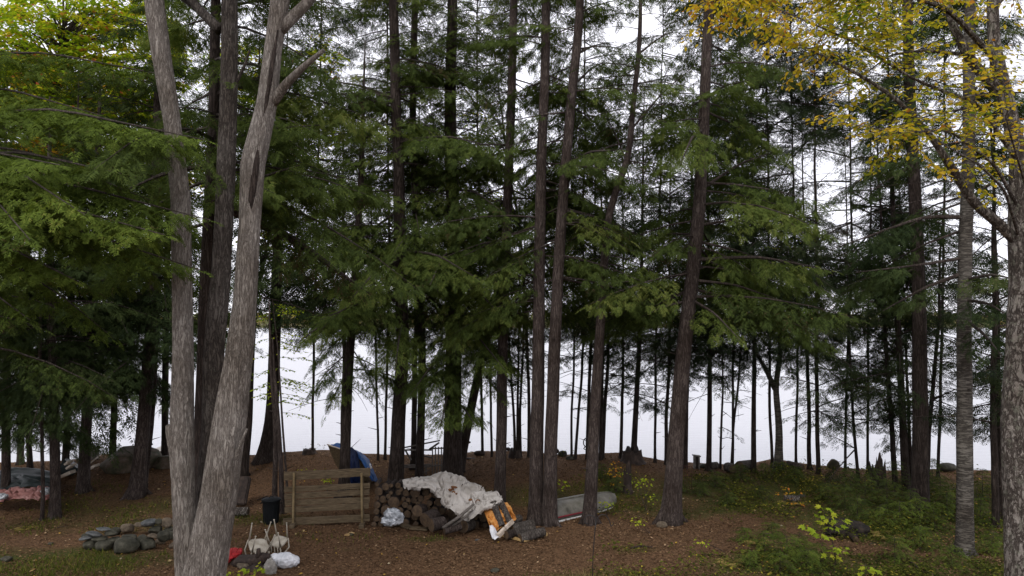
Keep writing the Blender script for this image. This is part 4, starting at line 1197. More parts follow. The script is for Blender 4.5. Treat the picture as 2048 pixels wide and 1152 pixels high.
M_HULLRED = surf("dull_red_stripe_paint", [(0.16, 0.02, 0.03), (0.26, 0.04, 0.05)], 6, rough=.5)
M_HULLRIM = surf("white_rim_paint", [(0.45, 0.45, 0.44), (0.6, 0.6, 0.58)], 5, rough=.5)
M_IRON = surf("black_iron", [(0.010, 0.009, 0.009), (0.022, 0.020, 0.020)], 9, rough=.5, spec=.4)
M_RUST = surf("rusty_iron", [(0.035, 0.014, 0.010), (0.09, 0.035, 0.022)], 20, bump=.4, dist=.005)
M_DOCK = surf("bleached_dock_planks", [(0.20, 0.185, 0.165), (0.30, 0.28, 0.255), (0.38, 0.36, 0.33)], 4, (5, 1, 1), bump=.2, dist=.01)
M_DARKJUNK = surf("dark_green_sheet", [(0.008, 0.012, 0.012), (0.02, 0.028, 0.028), (0.04, 0.05, 0.05)], 4, bump=.5, dist=.03, rough=.5)

def blob(c, size, seed, amp=.25, freq=1.6, sub=3, flat=.0, ridged=False, R=None):
    """rounded irregular solid: verts, faces"""
    bm = bmesh.new()
    bmesh.ops.create_icosphere(bm, subdivisions=sub, radius=1.0)
    P = np.array([v.co for v in bm.verts])
    n = fbm(P[:, 0] * freq + seed, P[:, 1] * freq + seed * 2.3, P[:, 2] * freq, 4)
    if ridged: n = n + .5 - np.abs(fbm(P[:, 0] * freq * 2 + seed, P[:, 1] * freq * 2, P[:, 2] * freq * 2, 3)) * 1.6
    P = P * (1 + amp * n)[:, None]
    # planar facets: clip by a few random planes
    rs = np.random.default_rng(int(seed * 100) + 5)
    for k in range(7 if flat > 0 else 0):
        d = rs.normal(0, 1, 3); d /= np.linalg.norm(d)
        h = P @ d
        lim = rs.uniform(.62, .9)
        P = P - np.outer(np.maximum(0, h - lim) * flat, d)
    P = P * (np.array(size) / 2)
    if R is not None: P = P @ np.array(R).T
    P = P + np.array(c)
    fs = [tuple(v.index for v in f.verts) for f in bm.faces]
    bm.free()
    return P.tolist(), fs
def rock(px, py, w, h, label, group, mat=M_ROCK, seed=1.0, depth=None, dz=0.0, name="stone", sub=3, d=None, c=None, rz=0.0, cat="stone"):
    if c is None:
        c = hit(px, py) if d is None else at(px, py, d)
    dp = depth or w * .75
    m = MB()
    v, f = blob((c[0], c[1] + dp * .3, c[2] + h * .35 + dz), (w, dp, h), seed, .22, 1.3, sub, .85, R=Matrix.Rotation(rz, 3, 'Z'))
    m.add(v, f, 0, True)
    o = m.build(name, mat, None, (c[0], c[1] + dp * .3, c[2] + dz))
    tag(o, label, cat, group)
    return o
# ---- fire ring of piled stones
fc = hit(262, 1072)
fr_labels = {0: "mossy grey boulder in the front base course of the stone fire ring", 1: "smaller stone laid on top of the front of the stone fire ring", 2: "stone in the back arc of the stone fire ring"}
rs = np.random.default_rng(21)
front = [(178, 1102, .42, .30, 'r'), (205, 1104, .50, .34, 'r'), (242, 1110, .66, .42, 'r'), (290, 1103, .44, .36, 'r'), (318, 1092, .26, .20, 't'), (335, 1084, .36, .28, 'r'), (172, 1082, .34, .22, 'r'), (346, 1100, .3, .18, 't')]
for i, (x, y, w, h, k) in enumerate(front):
    rock(x, y - 2, w * .9, h * .8, ["mossy grey stone at the left end of the fire ring's front base", "rounded grey stone second from left in the fire ring's front base", "largest rounded mossy stone, front centre of the fire ring",
         "tall rounded stone right of the fire ring's largest stone", "small tan stone low at the right front of the fire ring", "pale stone at the fire ring's right front beside the grey trunk",
         "dark stone at the outer left side of the fire ring", "flat tan stone under the fire ring's right front, touching the grey trunk"][i],
         "stones of the fire ring", M_ROCK if k == 'r' else M_ROCK_TAN, 3.1 + i * 1.7, w * .8)
fd = hit(250, 1100)[1]
def ring_stone(x, y, dd, w, h, mat, i, lab, tilt=0.0):
    c = at(x, y, dd)
    m = MB()
    R = Matrix.Rotation(tilt, 3, 'Y') @ Matrix.Rotation(rs.uniform(-.6, .6), 3, 'Z')
    v, f = blob(c, (w, w * .8, h), 40 + i * 1.3, .2, 1.4, 3, .9, R=R)
    m.add(v, f, 0, True)
    tag(m.build("stone", mat, None, (c[0], c[1], c[2] - h / 2)), lab, "stone", "stones of the fire ring")
upper = [(172, 1076, .34, .07, 's', -.1), (188, 1068, .36, .08, 's', .25), (207, 1058, .30, .06, 's', .2), (222, 1067, .34, .10, 'r', .1), (200, 1077, .36, .09, 'r', .05), (228, 1080, .34, .12, 'r', -.1), (258, 1078, .42, .20, 'r', .1), (285, 1078, .30, .16, 'r', 0),
         (308, 1072, .26, .10, 't', .2), (326, 1073, .30, .22, 'r', -.2), (213, 1090, .24, .08, 's', 0), (300, 1084, .22, .12, 'r', 0)]
ul = ["thin slate at the left end of the fire ring's upper course", "tilted blue-grey slate on the left shoulder of the fire ring", "topmost pale slate at the left of the fire ring", "grey stone right of the topmost slate on the fire ring",
      "flat grey stone under the tilted slates of the fire ring", "flat stone left of centre on top of the fire ring's front", "wide stone on top of the fire ring's front centre", "dark stone right of centre on top of the fire ring's front",
      "small tan stone on the right shoulder of the fire ring", "upright pale stone on the fire ring's right shoulder", "small slate wedged between the fire ring's left base stones", "small wedge stone between the fire ring's right base stones"]
for i, (x, y, w, h, k, tl) in enumerate(upper):
    ring_stone(x, y, fd + .12, w, h * 1.2, {'r': M_ROCK, 's': M_ROCK_SL, 't': M_ROCK_TAN}[k], i, ul[i], tl)
backr = [(232, 1062, .26, .18, 'r'), (256, 1056, .34, .22, 't'), (282, 1048, .3, .12, 't'), (300, 1046, .42, .16, 's'), (318, 1043, .22, .13, 'r'), (334, 1046, .3, .24, 't'), (312, 1060, .36, .2, 'r'), (340, 1062, .3, .2, 'r'), (345, 1075, .26, .2, 'r')]
bl = ["small stone at the left of the fire ring's back arc", "reddish-brown stone in the fire ring's back arc", "small pale stone on the fire ring's back arc", "dark flat slate standing out on the fire ring's back arc", "small tilted stone right of the dark slate on the fire ring",
      "tan rounded stone at the fire ring's back right, beside the grey trunk", "grey stone below the dark slate in the fire ring", "dark stone of the fire ring's back right, half behind the grey trunk", "stone at the right inside of the fire ring next to the grey trunk"]
for i, (x, y, w, h, k) in enumerate(backr):
    ring_stone(x, y, fd + 1.25, w, h * 1.15, {'r': M_ROCK, 's': M_ROCK_SL, 't': M_ROCK_TAN}[k], 30 + i, bl[i])
# ---- boulders and loose stones
rock(246, 946, 1.75, .95, "large dark mossy boulder on the crest at the left, behind the leaning trunk", "boulders on the bank", M_ROCK_MOSS, 5.5, 1.5, dz=-.05, name="boulder", sub=4, cat="boulder")
rock(325, 936, .95, .62, "grey boulder between the mossy boulder and the grey clump", "boulders on the bank", M_ROCK_MOSS, 8.5, .9, dz=-.1, name="boulder", sub=4, cat="boulder")
for i, (x, y, w, h, mt, lb) in enumerate([(1325, 1056, .30, .17, M_ROCK_TAN, "pale angular stone in front of the big flared trunk"), (10, 1124, .24, .12, M_ROCK, "pale stone lying in the grass at the bottom left corner"),
        (1126, 914, .34, .22, M_ROCK, "pale rounded rock on the bank right of the close pair of pines"), (1110, 908, .34, .28, M_STUMP, "dark rock on the crest right of the close pair of pines"), (1140, 920, .28, .18, M_ROCK, "small grey rock beside the pale rounded one on the bank"),
        (700, 1072, .16, .07, M_ROCK, "small flat stone in front of the board fence"), (990, 1147, .2, .10, M_ROCK, "stone at the bottom edge below the woodpile"), (955, 1082, .16, .04, M_ROCK_SL, "flat blue-grey slate in front of the woodpile"),
        (1408, 937, .34, .2, M_ROCK, "dark rock just right of the upright grey post"), (1016, 902, .2, .14, M_STUMP, "small dark rock left of the squat stump on the crest"), (960, 912, .42, .2, M_STUMP, "low dark rock on the crest behind the tarp"),
        (1668, 932, .42, .42, M_ROCK_MOSS, "rounded dark rock on the crest left of the leaning slender stem"), (1898, 944, .7, .34, M_ROCK, "grey rock on the far right crest beside the banded trunk"), (1605, 995, .2, .1, M_ROCK, "small stone in the low plants on the right bank"),
        (488, 1139, .36, .20, M_ROCK_TAN, "pale rock half buried below the driftwood heap"), (100, 1090, .14, .06, M_ROCK, "small stone left of the fire ring"), (820, 1010, .01, .01, M_ROCK, "")]):
    if lb: rock(x, y, w, h, lb, "loose stones", mt, 11.3 + i * 2.1)

# ---- logs
def log(a, b, r, label, group="firewood logs", bark_m=M_BARK_PINE, name="log", end_m=None, ends=(True, True), rough=.09):
    a, b = np.array(a, float), np.array(b, float)
    c = (a + b) / 2
    root = thing(name, label, "log", (c[0], c[1], min(a[2], b[2]) - r), group)
    Q, rr = resample([a, b], [r, r * .94], 7)
    vs, fs = tube_geo(Q, rr, 16, False, rough, float(RNG.uniform(0, 50)))
    MB().add(vs, fs, 0, True).build("bark", bark_m, root)
    ax = (b - a) / np.linalg.norm(b - a)
    V = np.array(vs)
    for k, (sl, cen, sgn) in enumerate([(V[:16], a, -1), (V[-16:], b, 1)]):
        if not ends[k]: continue
        inner = cen + (sl - cen) * .5 + ax * sgn * .004
        pts = np.r_[sl * 1.0, inner, [cen + ax * sgn * .006]]
        f2 = []
        for j in range(16):
            q = (j + 1) % 16
            f2 += [(j, q, 16 + q, 16 + j), (16 + j, 16 + q, 32)]
        if sgn < 0: f2 = [tuple(reversed(f)) for f in f2]
        MB().add(pts.tolist(), f2).build("cut_end", end_m or M_WOOD_END, root)
    return root
# stacked rounds under the tarp, ends towards the viewer
sf = 18.35
ORD = ["leftmost", "second from left", "third from left", "fourth from left", "fifth from left", "sixth from left", "seventh from left", "eighth from left", "ninth from left", "tenth from left", "eleventh from left", "twelfth from left",
       "thirteenth from left", "fourteenth from left", "fifteenth from left", "sixteenth from left", "seventeenth from left", "eighteenth from left", "nineteenth from left", "twentieth from left", "twenty-first from left", "twenty-second from left"]
LAY = ["bottom", "second", "third", "fourth", "fifth", "sixth", "seventh", "top"]
xl, xr_ = at(742, 1050, sf)[0], at(1010, 1050, sf)[0]
circ = []
prs = np.random.default_rng(5)
for k in range(400):          # settle round logs one by one on those below
    r = float(prs.choice([.055, .07, .085, .10, .13], p=[.18, .28, .28, .18, .08])) * prs.uniform(.9, 1.1)
    cand = prs.uniform(xl + r, xr_ - r, 9)
    best = None
    for x in cand:
        z = r
        for (a_, z_, r_) in circ:
            if abs(x - a_) < r + r_ - 1e-6: z = max(z, z_ + math.sqrt((r + r_) ** 2 - (x - a_) ** 2))
        if best is None or z < best[1]: best = (x, z, r)
    px = 1024 + F * best[0] / sf
    top = np.interp(px, [742, 760, 800, 860, 900, 950, 1000, 1012], [.98, 1.08, 1.02, 1.10, 1.12, .92, .5, .3])
    if best[1] + r > top: continue
    circ.append(best)
layers = {}
for (x, z, r) in circ:
    layers.setdefault(min(7, int(max(0, z - .03) / .15)), []).append((x, z, r))
for k in sorted(layers):
    for i, (x, z, r) in enumerate(sorted(layers[k])):
        yy = sf + RNG.uniform(-.10, .10) + .05 * z / .15
        g0 = gz(x, sf)
        log((x, yy, g0 + z), (x + RNG.normal(0, .03), yy + .45, g0 + z + RNG.normal(0, .02)), r, "round firewood log, %s in the %s layer of the stack" % (ORD[min(i, 21)], LAY[k]), "firewood logs of the stack", ends=(True, False),
            bark_m=M_BARK_PINE if RNG.random() < .6 else M_BARK_BROWN, rough=.16)
def L2(p, q, d0, d1, r, label, **k):
    return log(at(*p, d0), at(*q, d1), r, label, **k)
dF = 17.7
L2((850, 1040), (872, 1030), 17.9, 18.2, .17, "short thick log lying in front of the stack, its cut end facing left", group="loose firewood logs")
L2((862, 1050), (888, 1045), 17.6, 17.8, .155, "dark round log at the foot of the stack beside the leaning poles", group="loose firewood logs")
L2((888, 1061), (922, 1052), 17.45, 17.6, .10, "barked log lying in front of the beige tarp's lower corner", group="loose firewood logs", bark_m=M_BARK_PINE)
L2((925, 1052), (942, 1047), 17.8, 18.1, .16, "pale thick log behind the barked log below the tarp", group="loose firewood logs", bark_m=M_BARK_GREYD)
L2((834, 1022), (846, 1018), 18.1, 18.4, .14, "round log leaning on the stack above the short thick one", group="loose firewood logs")
L2((1040, 1077), (1088, 1063), 17.15, 17.45, .11, "frontmost log of the five lying on the timber frame right of the tarp", group="logs on the timber frame", bark_m=M_BARK_GREYD)
L2((1022, 1068), (1068, 1056), 17.4, 17.75, .10, "second log from the front on the timber frame", group="logs on the timber frame", bark_m=M_BARK_GREYD)
L2((1023, 1056), (1066, 1046), 17.55, 17.9, .095, "third log from the front, topmost on the timber frame", group="logs on the timber frame", bark_m=M_BARK_GREYD)
L2((1010, 1052), (1040, 1036), 17.7, 18.1, .10, "log with a mossy end behind the topmost one on the timber frame", group="logs on the timber frame", bark_m=M_BARK_GREYD)
L2((1012, 1070), (1028, 1066), 17.2, 17.35, .10, "dark stubby log end at the left corner of the timber frame", group="logs on the timber frame", bark_m=M_BARK_BROWN)
L2((986, 1004), (1004, 1052), 17.75, 17.45, .085, "left of the two grey logs lying down the orange tarp lining", group="logs on the orange lining", bark_m=M_BARK_GREYD)
L2((1001, 1004), (1021, 1046), 17.85, 17.55, .080, "right of the two grey logs lying down the orange tarp lining", group="logs on the orange lining", bark_m=M_BARK_GREYD)
# leaning poles
tag(MB().tube([at(886, 1056, 17.4), at(918, 1034, 17.45), at(948, 1008, 17.6)], [.04, .036, .03], 8, rough=.1).build("pole", M_WOOD_GREY, None, at(886, 1058, 17.4)), "longer grey pole leaning across the lower corner of the beige tarp", "pole", "leaning poles")
tag(MB().tube([at(905, 1052, 17.5), at(928, 1036, 17.5), at(946, 1020, 17.6)], [.03, .028, .022], 8, rough=.1).build("pole", M_WOOD_GREY, None, at(905, 1054, 17.5)), "shorter grey pole leaning right of the longer one on the tarp", "pole", "leaning poles")
# boards on the ground
def ground_board(p, q, w, t, label, mat=M_WOOD_FRESH, dz=.03, name="board", group="boards lying on the ground"):
    a, b = hit(*p), hit(*q)
    a[2] += dz; b[2] += dz
    m = MB().bar(a, b, w, t, bev=.004)
    tag(m.build(name, mat, None, (a[0], a[1], a[2] - dz)), label, "board", group)
ground_board((797, 1050), (820, 1060), .16, .05, "ochre board left of the two lying at the foot of the stack", M_WOOD_OLD, .05)
ground_board((821, 1060), (856, 1063), .15, .05, "mossy board right of the two lying at the foot of the stack", M_WOOD_OLD, .05)
ground_board((692, 1074), (706, 1068), .11, .03, "short board scrap on the leaves before the fence's right foot", M_WOOD_FRESH)
# timber frame under the right-hand logs
fr = thing("log_pallet", "low frame of yellow timber strips under the logs right of the tarp", "pallet", hit(1045, 1086))
A, B_, C_, D_ = hit(985, 1070), hit(1047, 1087), hit(1094, 1074), hit(1040, 1060)
for P0, P1 in ((A, B_), (B_, C_), (C_, D_), (D_, A)):
    MB().bar(P0 + (0, 0, .06), P1 + (0, 0, .06), .05, .06, bev=.004).build("rail", M_WOOD_FRESH, fr)

# ---- cloth surfaces
def cloth(name, rows_, mat, parent=None, nu=90, nv=40, fold=.03, ff=3.0, seed=0.0, thick=.006, stretch=(1, 1), origin=None):
    """rows_: list of rows of (px,py,depth); smooth surface through them with folds; real thickness"""
    K = np.array([[at(*p) for p in r] for r in rows_])
    nr, nc = K.shape[:2]
    u, v = np.linspace(0, nc - 1, nu), np.linspace(0, nr - 1, nv)
    tmp = np.stack([np.stack([np.interp(u, np.arange(nc), K[r, :, k]) for k in range(3)], -1) for r in range(nr)])
    G = np.zeros((nv, nu, 3))
    for j in range(nu):
        for k in range(3):
            G[:, j, k] = np.interp(v, np.arange(nr), tmp[:, j, k])
    for _ in range(3):
        G[1:-1] = .25 * G[:-2] + .5 * G[1:-1] + .25 * G[2:]
        G[:, 1:-1] = .25 * G[:, :-2] + .5 * G[:, 1:-1] + .25 * G[:, 2:]
    N_ = np.cross(np.gradient(G, axis=1), np.gradient(G, axis=0))
    N_ /= np.linalg.norm(N_, axis=2)[..., None] + 1e-9
    if N_[..., 1].mean() > 0: N_ = -N_
    UU, VV = np.meshgrid(np.linspace(0, 1, nu), np.linspace(0, 1, nv))
    w = fbm(UU * 3 * stretch[0] + seed, VV * 3 * stretch[1], 1.0, 2)
    f1 = 1 - np.abs(fbm(UU * ff * stretch[0] + w * .8 + seed, VV * ff * stretch[1] + w * .6, 2.0, 3)) * 2.2
    f2 = fbm(UU * ff * 3 * stretch[0] + seed, VV * ff * 3 * stretch[1] + w, 5.0, 2)
    f3 = np.exp(-np.abs(fbm(UU * ff * 1.3 * stretch[0] + w * .5 + seed + 9, VV * ff * 1.3 * stretch[1] - w * .9, 7.0, 3)) * 16)
    G = G + N_ * (fold * f1 * .8 + fold * .3 * f2 - fold * 1.9 * f3)[..., None]
    T = G - N_ * thick
    vs = np.concatenate([G.reshape(-1, 3), T.reshape(-1, 3)])
    n0 = nu * nv
    fs = []
    for i in range(nv - 1):
        for j in range(nu - 1):
            a = i * nu + j
            fs.append((a, a + nu, a + nu + 1, a + 1))
            fs.append((n0 + a, n0 + a + 1, n0 + a + nu + 1, n0 + a + nu))
    edge = [j for j in range(nu)] + [i * nu + nu - 1 for i in range(1, nv)] + [(nv - 1) * nu + j for j in range(nu - 2, -1, -1)] + [i * nu for i in range(nv - 2, 0, -1)]
    for a, b in zip(edge, edge[1:] + edge[:1]):
        fs.append((a, b, n0 + b, n0 + a))
    m = MB(); m.v = [tuple(q) for q in vs.tolist()]; m.f = fs; m.mi = [0] * len(fs); m.sm = [True] * len(fs)
    return m.build(name, mat, parent, origin)
tp = cloth("tarp", [
    [(812, 962, 19.3), (835, 957, 19.4), (862, 955, 19.4), (886, 944, 19.5), (906, 950, 19.5), (926, 956, 19.4), (937, 966, 19.3), (962, 973, 19.1), (975, 985, 19.0), (993, 985, 18.8), (1003, 996, 18.6)],
    [(805, 963, 18.7), (834, 957, 18.8), (861, 957, 18.8), (887, 944, 19.0), (905, 951, 19.0), (924, 957, 18.9), (936, 967, 18.8), (961, 975, 18.6), (975, 987, 18.5), (992, 987, 18.3), (1004, 1001, 18.1)],
    [(806, 966, 18.4), (833, 964, 18.4), (862, 966, 18.35), (886, 966, 18.35), (903, 973, 18.3), (920, 982, 18.2), (936, 990, 18.15), (956, 994, 18.1), (973, 997, 18.0), (989, 997, 17.9), (1004, 1004, 17.85)],
    [(807, 969, 18.3), (834, 974, 18.2), (860, 975, 18.1), (884, 992, 18.0), (901, 1002, 17.95), (917, 1008, 17.9), (932, 1012, 17.85), (952, 1010, 17.8), (970, 1006, 17.75), (986, 1003, 17.75), (1003, 1005, 17.7)],
    [(808, 971, 18.25), (835, 978, 18.1), (859, 977, 18.05), (881, 998, 17.9), (894, 1014, 17.8), (912, 1029, 17.7), (930, 1042, 17.6), (947, 1038, 17.6), (966, 1022, 17.6), (983, 1014, 17.6), (998, 1008, 17.65)]],
    M_TARP, None, 320, 150, .06, 3.8, 2.0, .006, (2.7, 1.0), origin=at(900, 1010, 18.2))
tag(tp, "large crumpled beige canvas tarp thrown over the firewood stack", "tarp")
lp_ = MB()
for i, (x, y) in enumerate([(907, 978), (909, 984), (912, 990), (906, 972), (945, 1003), (950, 1001), (915, 993), (938, 998), (903, 981), (955, 1003), (910, 975)]):
    p = at(x + RNG.normal(0, 1.5), y + RNG.normal(0, 1.5), 18.12 if y < 995 else 17.93)
    v, f = blob(p, (.10, .05, .06), 70 + i, .5, 2, 2)
    lp_.add(v, f, 0, True)
tag(lp_.build("wet_leaves", M_TARP_BROWN, None, at(910, 980, 18.1)), "patch of wet brown leaves caught in the folds of the beige tarp", "leaves", kind="stuff")
oc = cloth("tarp", [[(962, 1008, 17.9), (985, 1003, 17.95), (1003, 1003, 17.95), (1016, 1006, 18.0)],
             [(968, 1024, 17.75), (988, 1022, 17.7), (1008, 1020, 17.75), (1024, 1020, 17.8)],
             [(976, 1044, 17.5), (990, 1044, 17.5), (1010, 1040, 17.6), (1034, 1036, 17.7)],
             [(984, 1060, 17.35), (994, 1062, 17.35), (1006, 1052, 17.5), (1026, 1042, 17.65)]], M_ORANGE, None, 90, 90, .06, 4, 7.0, .008, origin=at(995, 1060, 17.5))
tag(oc, "orange tarp lining spilling from the right end of the beige tarp", "tarp")
cn = cloth("tarp_corner", [[(979, 1051, 17.3), (984, 1050, 17.3), (990, 1056, 17.32)], [(980, 1064, 17.2), (988, 1066, 17.15), (995, 1070, 17.2)], [(985, 1077, 17.1), (990, 1080, 17.05), (997, 1073, 17.1)]], M_WHITE_CLOTH, None, 24, 24, .015, 2, 3.0, .008, origin=at(988, 1080, 17.15))
tag(cn, "white folded flap hanging below the orange lining to the ground", "flap")
MB_ = MB().bar(at(996, 1072, 17.12), at(1010, 1058, 17.3), .07, .10).bar(at(1011, 1056, 17.35), at(1026, 1042, 17.5), .05, .09)
tag(MB_.build("split_board", M_WOOD_PALE, None, at(996, 1076, 17.12)), "pale split board along the lower edge of the orange lining", "board")
# clear plastic bundle
m = MB()
v, f = blob(at(787, 1033, 17.9), (.38, .3, .34), 9.0, .5, 2.4, 4, 0, True); m.add(v, f, 0, True)
v, f = blob(at(777, 1043, 17.8), (.30, .24, .18), 19.0, .5, 2.4, 4, 0, True); m.add(v, f, 0, True)
tag(m.build("plastic_sheet", M_SILVER, None, at(787, 1048, 17.9)), "crumpled shiny clear plastic sheet at the left foot of the stack", "plastic sheet")

# ---- board fence panel
fd_ = hit(650, 1052)[1]
fp = thing("board_fence", "free-standing panel of rough brown boards between the black bin and the stack", "fence", at(650, 1052, fd_))
def fpt(x, y, dz=0.0): return at(x, y, fd_ + dz)
for (xa, ya, yb, h) in [(566, 952, 944, 16), (569, 979, 971, 10.5), (568, 993, 984, 11), (569, 1006, 999, 10.5), (568, 1020, 1011, 11.5), (565, 1044, 1035, 13.5)]:
    m = MB()
    a, b = fpt(xa + RNG.uniform(-2, 2), ya), fpt(739 + RNG.uniform(-2, 2), yb)
    n = 12
    hh = h * fd_ / F
    for i in range(n):
        pass
    vs = []
    for i in range(n + 1):
        t = i / n
        c = a + (b - a) * t
        wv = .008 * math.sin(t * 5 + ya)
        for s1, s2 in ((-1, -1), (1, -1), (1, 1), (-1, 1)):
            e = RNG.normal(0, .0025)
            vs.append((c[0], c[1] + s1 * .013 + wv, c[2] + s2 * (hh / 2) + e))
    fs = [(i * 4 + j, i * 4 + (j + 1) % 4, i * 4 + 4 + (j + 1) % 4, i * 4 + 4 + j) for i in range(n) for j in range(4)] + [(3, 2, 1, 0), (n * 4, n * 4 + 1, n * 4 + 2, n * 4 + 3)]
    m.add(vs, fs)
    m.build("board", M_WOOD_OLD, fp)
for x0, x1 in ((588, 586), (723, 724)):
    MB().bar(fpt(x0, 946, -.06), fpt(x1, 1048, -.06), .05, .05, up=(0, 1, 0), bev=.004).build("post", M_WOOD_POST, fp)
    MB().bar(fpt(x0 + 1, 946, .06), fpt(x1 + 2, 1048, .06), .07, .05, up=(0, 1, 0), bev=.004).build("post", M_WOOD_OLD, fp)
    b = fpt(x1, 1052, -.15); b[2] = gz(b[0], b[1]) + .04
    MB().box(b, (.12, .42, .08), Matrix.Rotation(.1, 3, 'Z'), bev=.006).build("foot", M_WOOD_OLD, fp)
# ---- black bin
bp_ = hit(542, 1046)
bn = thing("rubbish_bin", "black plastic bin with a round lid beside the board fence", "bin", bp_)
m = MB()
zz = np.array([0, .02, .3, .52, .54, .56]); rr = np.array([.165, .17, .195, .212, .222, .222])
vs, fs = tube_geo(np.stack([np.full(6, bp_[0]), np.full(6, bp_[1]), bp_[2] + zz], 1), rr, 40, True)
m.add(vs, fs, 0, True)
for k in range(12):
    a = k * math.pi / 6
    m.bar((bp_[0] + .178 * math.cos(a), bp_[1] + .178 * math.sin(a), bp_[2] + .04), (bp_[0] + .205 * math.cos(a), bp_[1] + .205 * math.sin(a), bp_[2] + .46), .02, .012)
m.build("body", M_BIN, bn)
m = MB()
zz = np.array([.55, .585, .60, .615, .625]); rr = np.array([.235, .24, .22, .14, .02])
vs, fs = tube_geo(np.stack([np.full(5, bp_[0]) , np.full(5, bp_[1]), bp_[2] + zz], 1), rr, 40, True)
m.add(vs, fs, 0, True)
m.build("lid", M_BIN, bn)
for s in (-1, 1):
    q = np.array(bp_) + (s * .215, 0, .50)
    MB().tube([q + (0, -.05, 0), q + (s * .045, -.045, -.01), q + (s * .05, 0, -.015), q + (s * .045, .045, -.01), q + (0, .05, 0)], [.01] * 5, 6).build("handle", M_BIN, bn)
MB().tube([np.array(bp_) + (-.05, 0, .62), np.array(bp_) + (-.03, 0, .655), np.array(bp_) + (.03, 0, .655), np.array(bp_) + (.05, 0, .62)], [.009] * 4, 6).build("lid_handle", M_BIN, bn)

# ---- upturned chairs and the heap in front
def upturned_stool(c, rz, tilt, lean, label, sw=.40, lh=.46, back=True):
    c = np.array(c, float)
    R = Matrix.Rotation(rz, 3, 'Z') @ Matrix.Rotation(tilt, 3, 'X') @ Matrix.Rotation(lean, 3, 'Y')
    def w(x, y, z): return c + np.array(R @ Vector((x, y, z)))
    t = thing("plastic_chair", label, "chair", c, "upturned white chairs")
    # seat: rounded plate with a raised rim
    m = MB()
    n = 28
    ring = []
    for k in range(n):
        a = 2 * math.pi * k / n
        e = .5
        ring.append((math.copysign(abs(math.cos(a)) ** e, math.cos(a)) * sw / 2, math.copysign(abs(math.sin(a)) ** e, math.sin(a)) * sw / 2))
    vs = [w(x * .9, y * .9, .012) for x, y in ring] + [w(x, y, .0) for x, y in ring] + [w(x * 1.02, y * 1.02, -.025) for x, y in ring] + [w(x * .9, y * .9, -.012) for x, y in ring] + [w(0, 0, .012), w(0, 0, -.012)]
    fs = []
    for k in range(n):
        q = (k + 1) % n
        fs += [(k, q, 4 * n), (n + k, n + q, q, k), (2 * n + k, 2 * n + q, n + q, n + k), (3 * n + k, 3 * n + q, 2 * n + q, 2 * n + k), (3 * n + q, 3 * n + k, 4 * n + 1)]
    m.add(vs, fs, 0, True)
    m.build("seat", M_CHAIR, t)
    for sx in (-1, 1):
        for sy in (-1, 1):
            a, b = w(sx * sw * .42, sy * sw * .42, 0), w(sx * sw * .50, sy * sw * .50, lh)
            m = MB().tube([a, (a + b) / 2, b], [.022, .016, .011], 8)
            v, f = blob(b, (.036, .036, .034), 1.0, 0, 1, 2); m.add(v, f, 0, True)
            m.build("leg", M_CHAIR, t)
    if back:
        top = [w(-sw * .46, -sw * .5, 0), w(-sw * .5, -sw * .62, -.22), w(-sw * .3, -sw * .72, -.38), w(sw * .3, -sw * .72, -.38), w(sw * .5, -sw * .62, -.22), w(sw * .46, -sw * .5, 0)]
        m = MB().tube(top, [.016] * 6, 8)
        for x in (-.25, 0, .25):
            m.tube([w(sw * x, -sw * .5, 0), w(sw * x, -sw * .70, -.37)], [.014, .014], 6)
        m.build("backrest", M_CHAIR, t)
        for sx in (-1, 1):
            MB().tube([w(sx * sw * .48, sw * .42, .02), w(sx * sw * .6, sw * .2, -.17), w(sx * sw * .6, -sw * .4, -.18), w(sx * sw * .52, -sw * .6, -.2)], [.014, .017, .017, .014], 8).build("armrest", M_CHAIR, t)
    return t
cz0 = hit(515, 1118)
upturned_stool(cz0 + (-.03, .15, .24), .55, .50, .10, "left of the two upturned white plastic chairs, its legs pointing up", .40, .44)
cz1 = hit(552, 1112)
upturned_stool(cz1 + (-.04, .3, .22), -.35, .45, .15, "right of the two upturned white plastic chairs, smaller and behind the white bag", .32, .42)
def blob_thing(name, label, cat, px, py, d, size, mat, seed, amp=.3, freq=1.6, ridged=False, group=None, R=None, extra=()):
    m = MB()
    c = at(px, py, d)
    v, f = blob(c, size, seed, amp, freq, 4, 0, ridged, R); m.add(v, f, 0, True)
    for dx, dy, dz, s, sd2 in extra:
        v, f = blob(c + (dx, dy, dz), s, sd2, amp, freq, 4, 0, ridged, R); m.add(v, f, 0, True)
    o = m.build(name, mat, None, (c[0], c[1], c[2] - size[2] / 2))
    return tag(o, label, cat, group)
hd = hit(560, 1138)[1]
blob_thing("plastic_bag", "bulging white plastic bag lying right of the upturned chairs", "bag", 571, 1121, hd + .1, (.46, .34, .33), M_BAG, 3.0, .22, 1.6, True, extra=[(-.2, .0, .02, (.26, .26, .24), 5.0), (.17, .02, -.02, (.22, .22, .2), 6.0)])
blob_thing("plastic_bag", "grey-beige knobbly sack standing in front of the white bag", "bag", 541, 1138, hd - .25, (.22, .22, .36), surf("grey_sack", [(0.14, 0.13, 0.11), (0.25, 0.235, 0.21), (0.34, 0.32, 0.29)], 8, bump=.6, dist=.02), 8.0, .3, 2.4, True)
rc = cloth("cushion", [[(452, 1099, hd + .55), (466, 1095, hd + .6), (484, 1097, hd + .55)], [(448, 1110, hd + .3), (464, 1104, hd + .32), (485, 1103, hd + .35)], [(446, 1127, hd + .05), (458, 1120, hd + .05), (478, 1108, hd + .15)], [(447, 1131, hd + .1), (458, 1126, hd + .12), (474, 1114, hd + .25)]],
           M_RED, None, 40, 40, .02, 2.5, 1.0, .035, origin=at(460, 1128, hd + .2))
tag(rc, "red cushion draped over the driftwood beside the grey clump", "cushion")
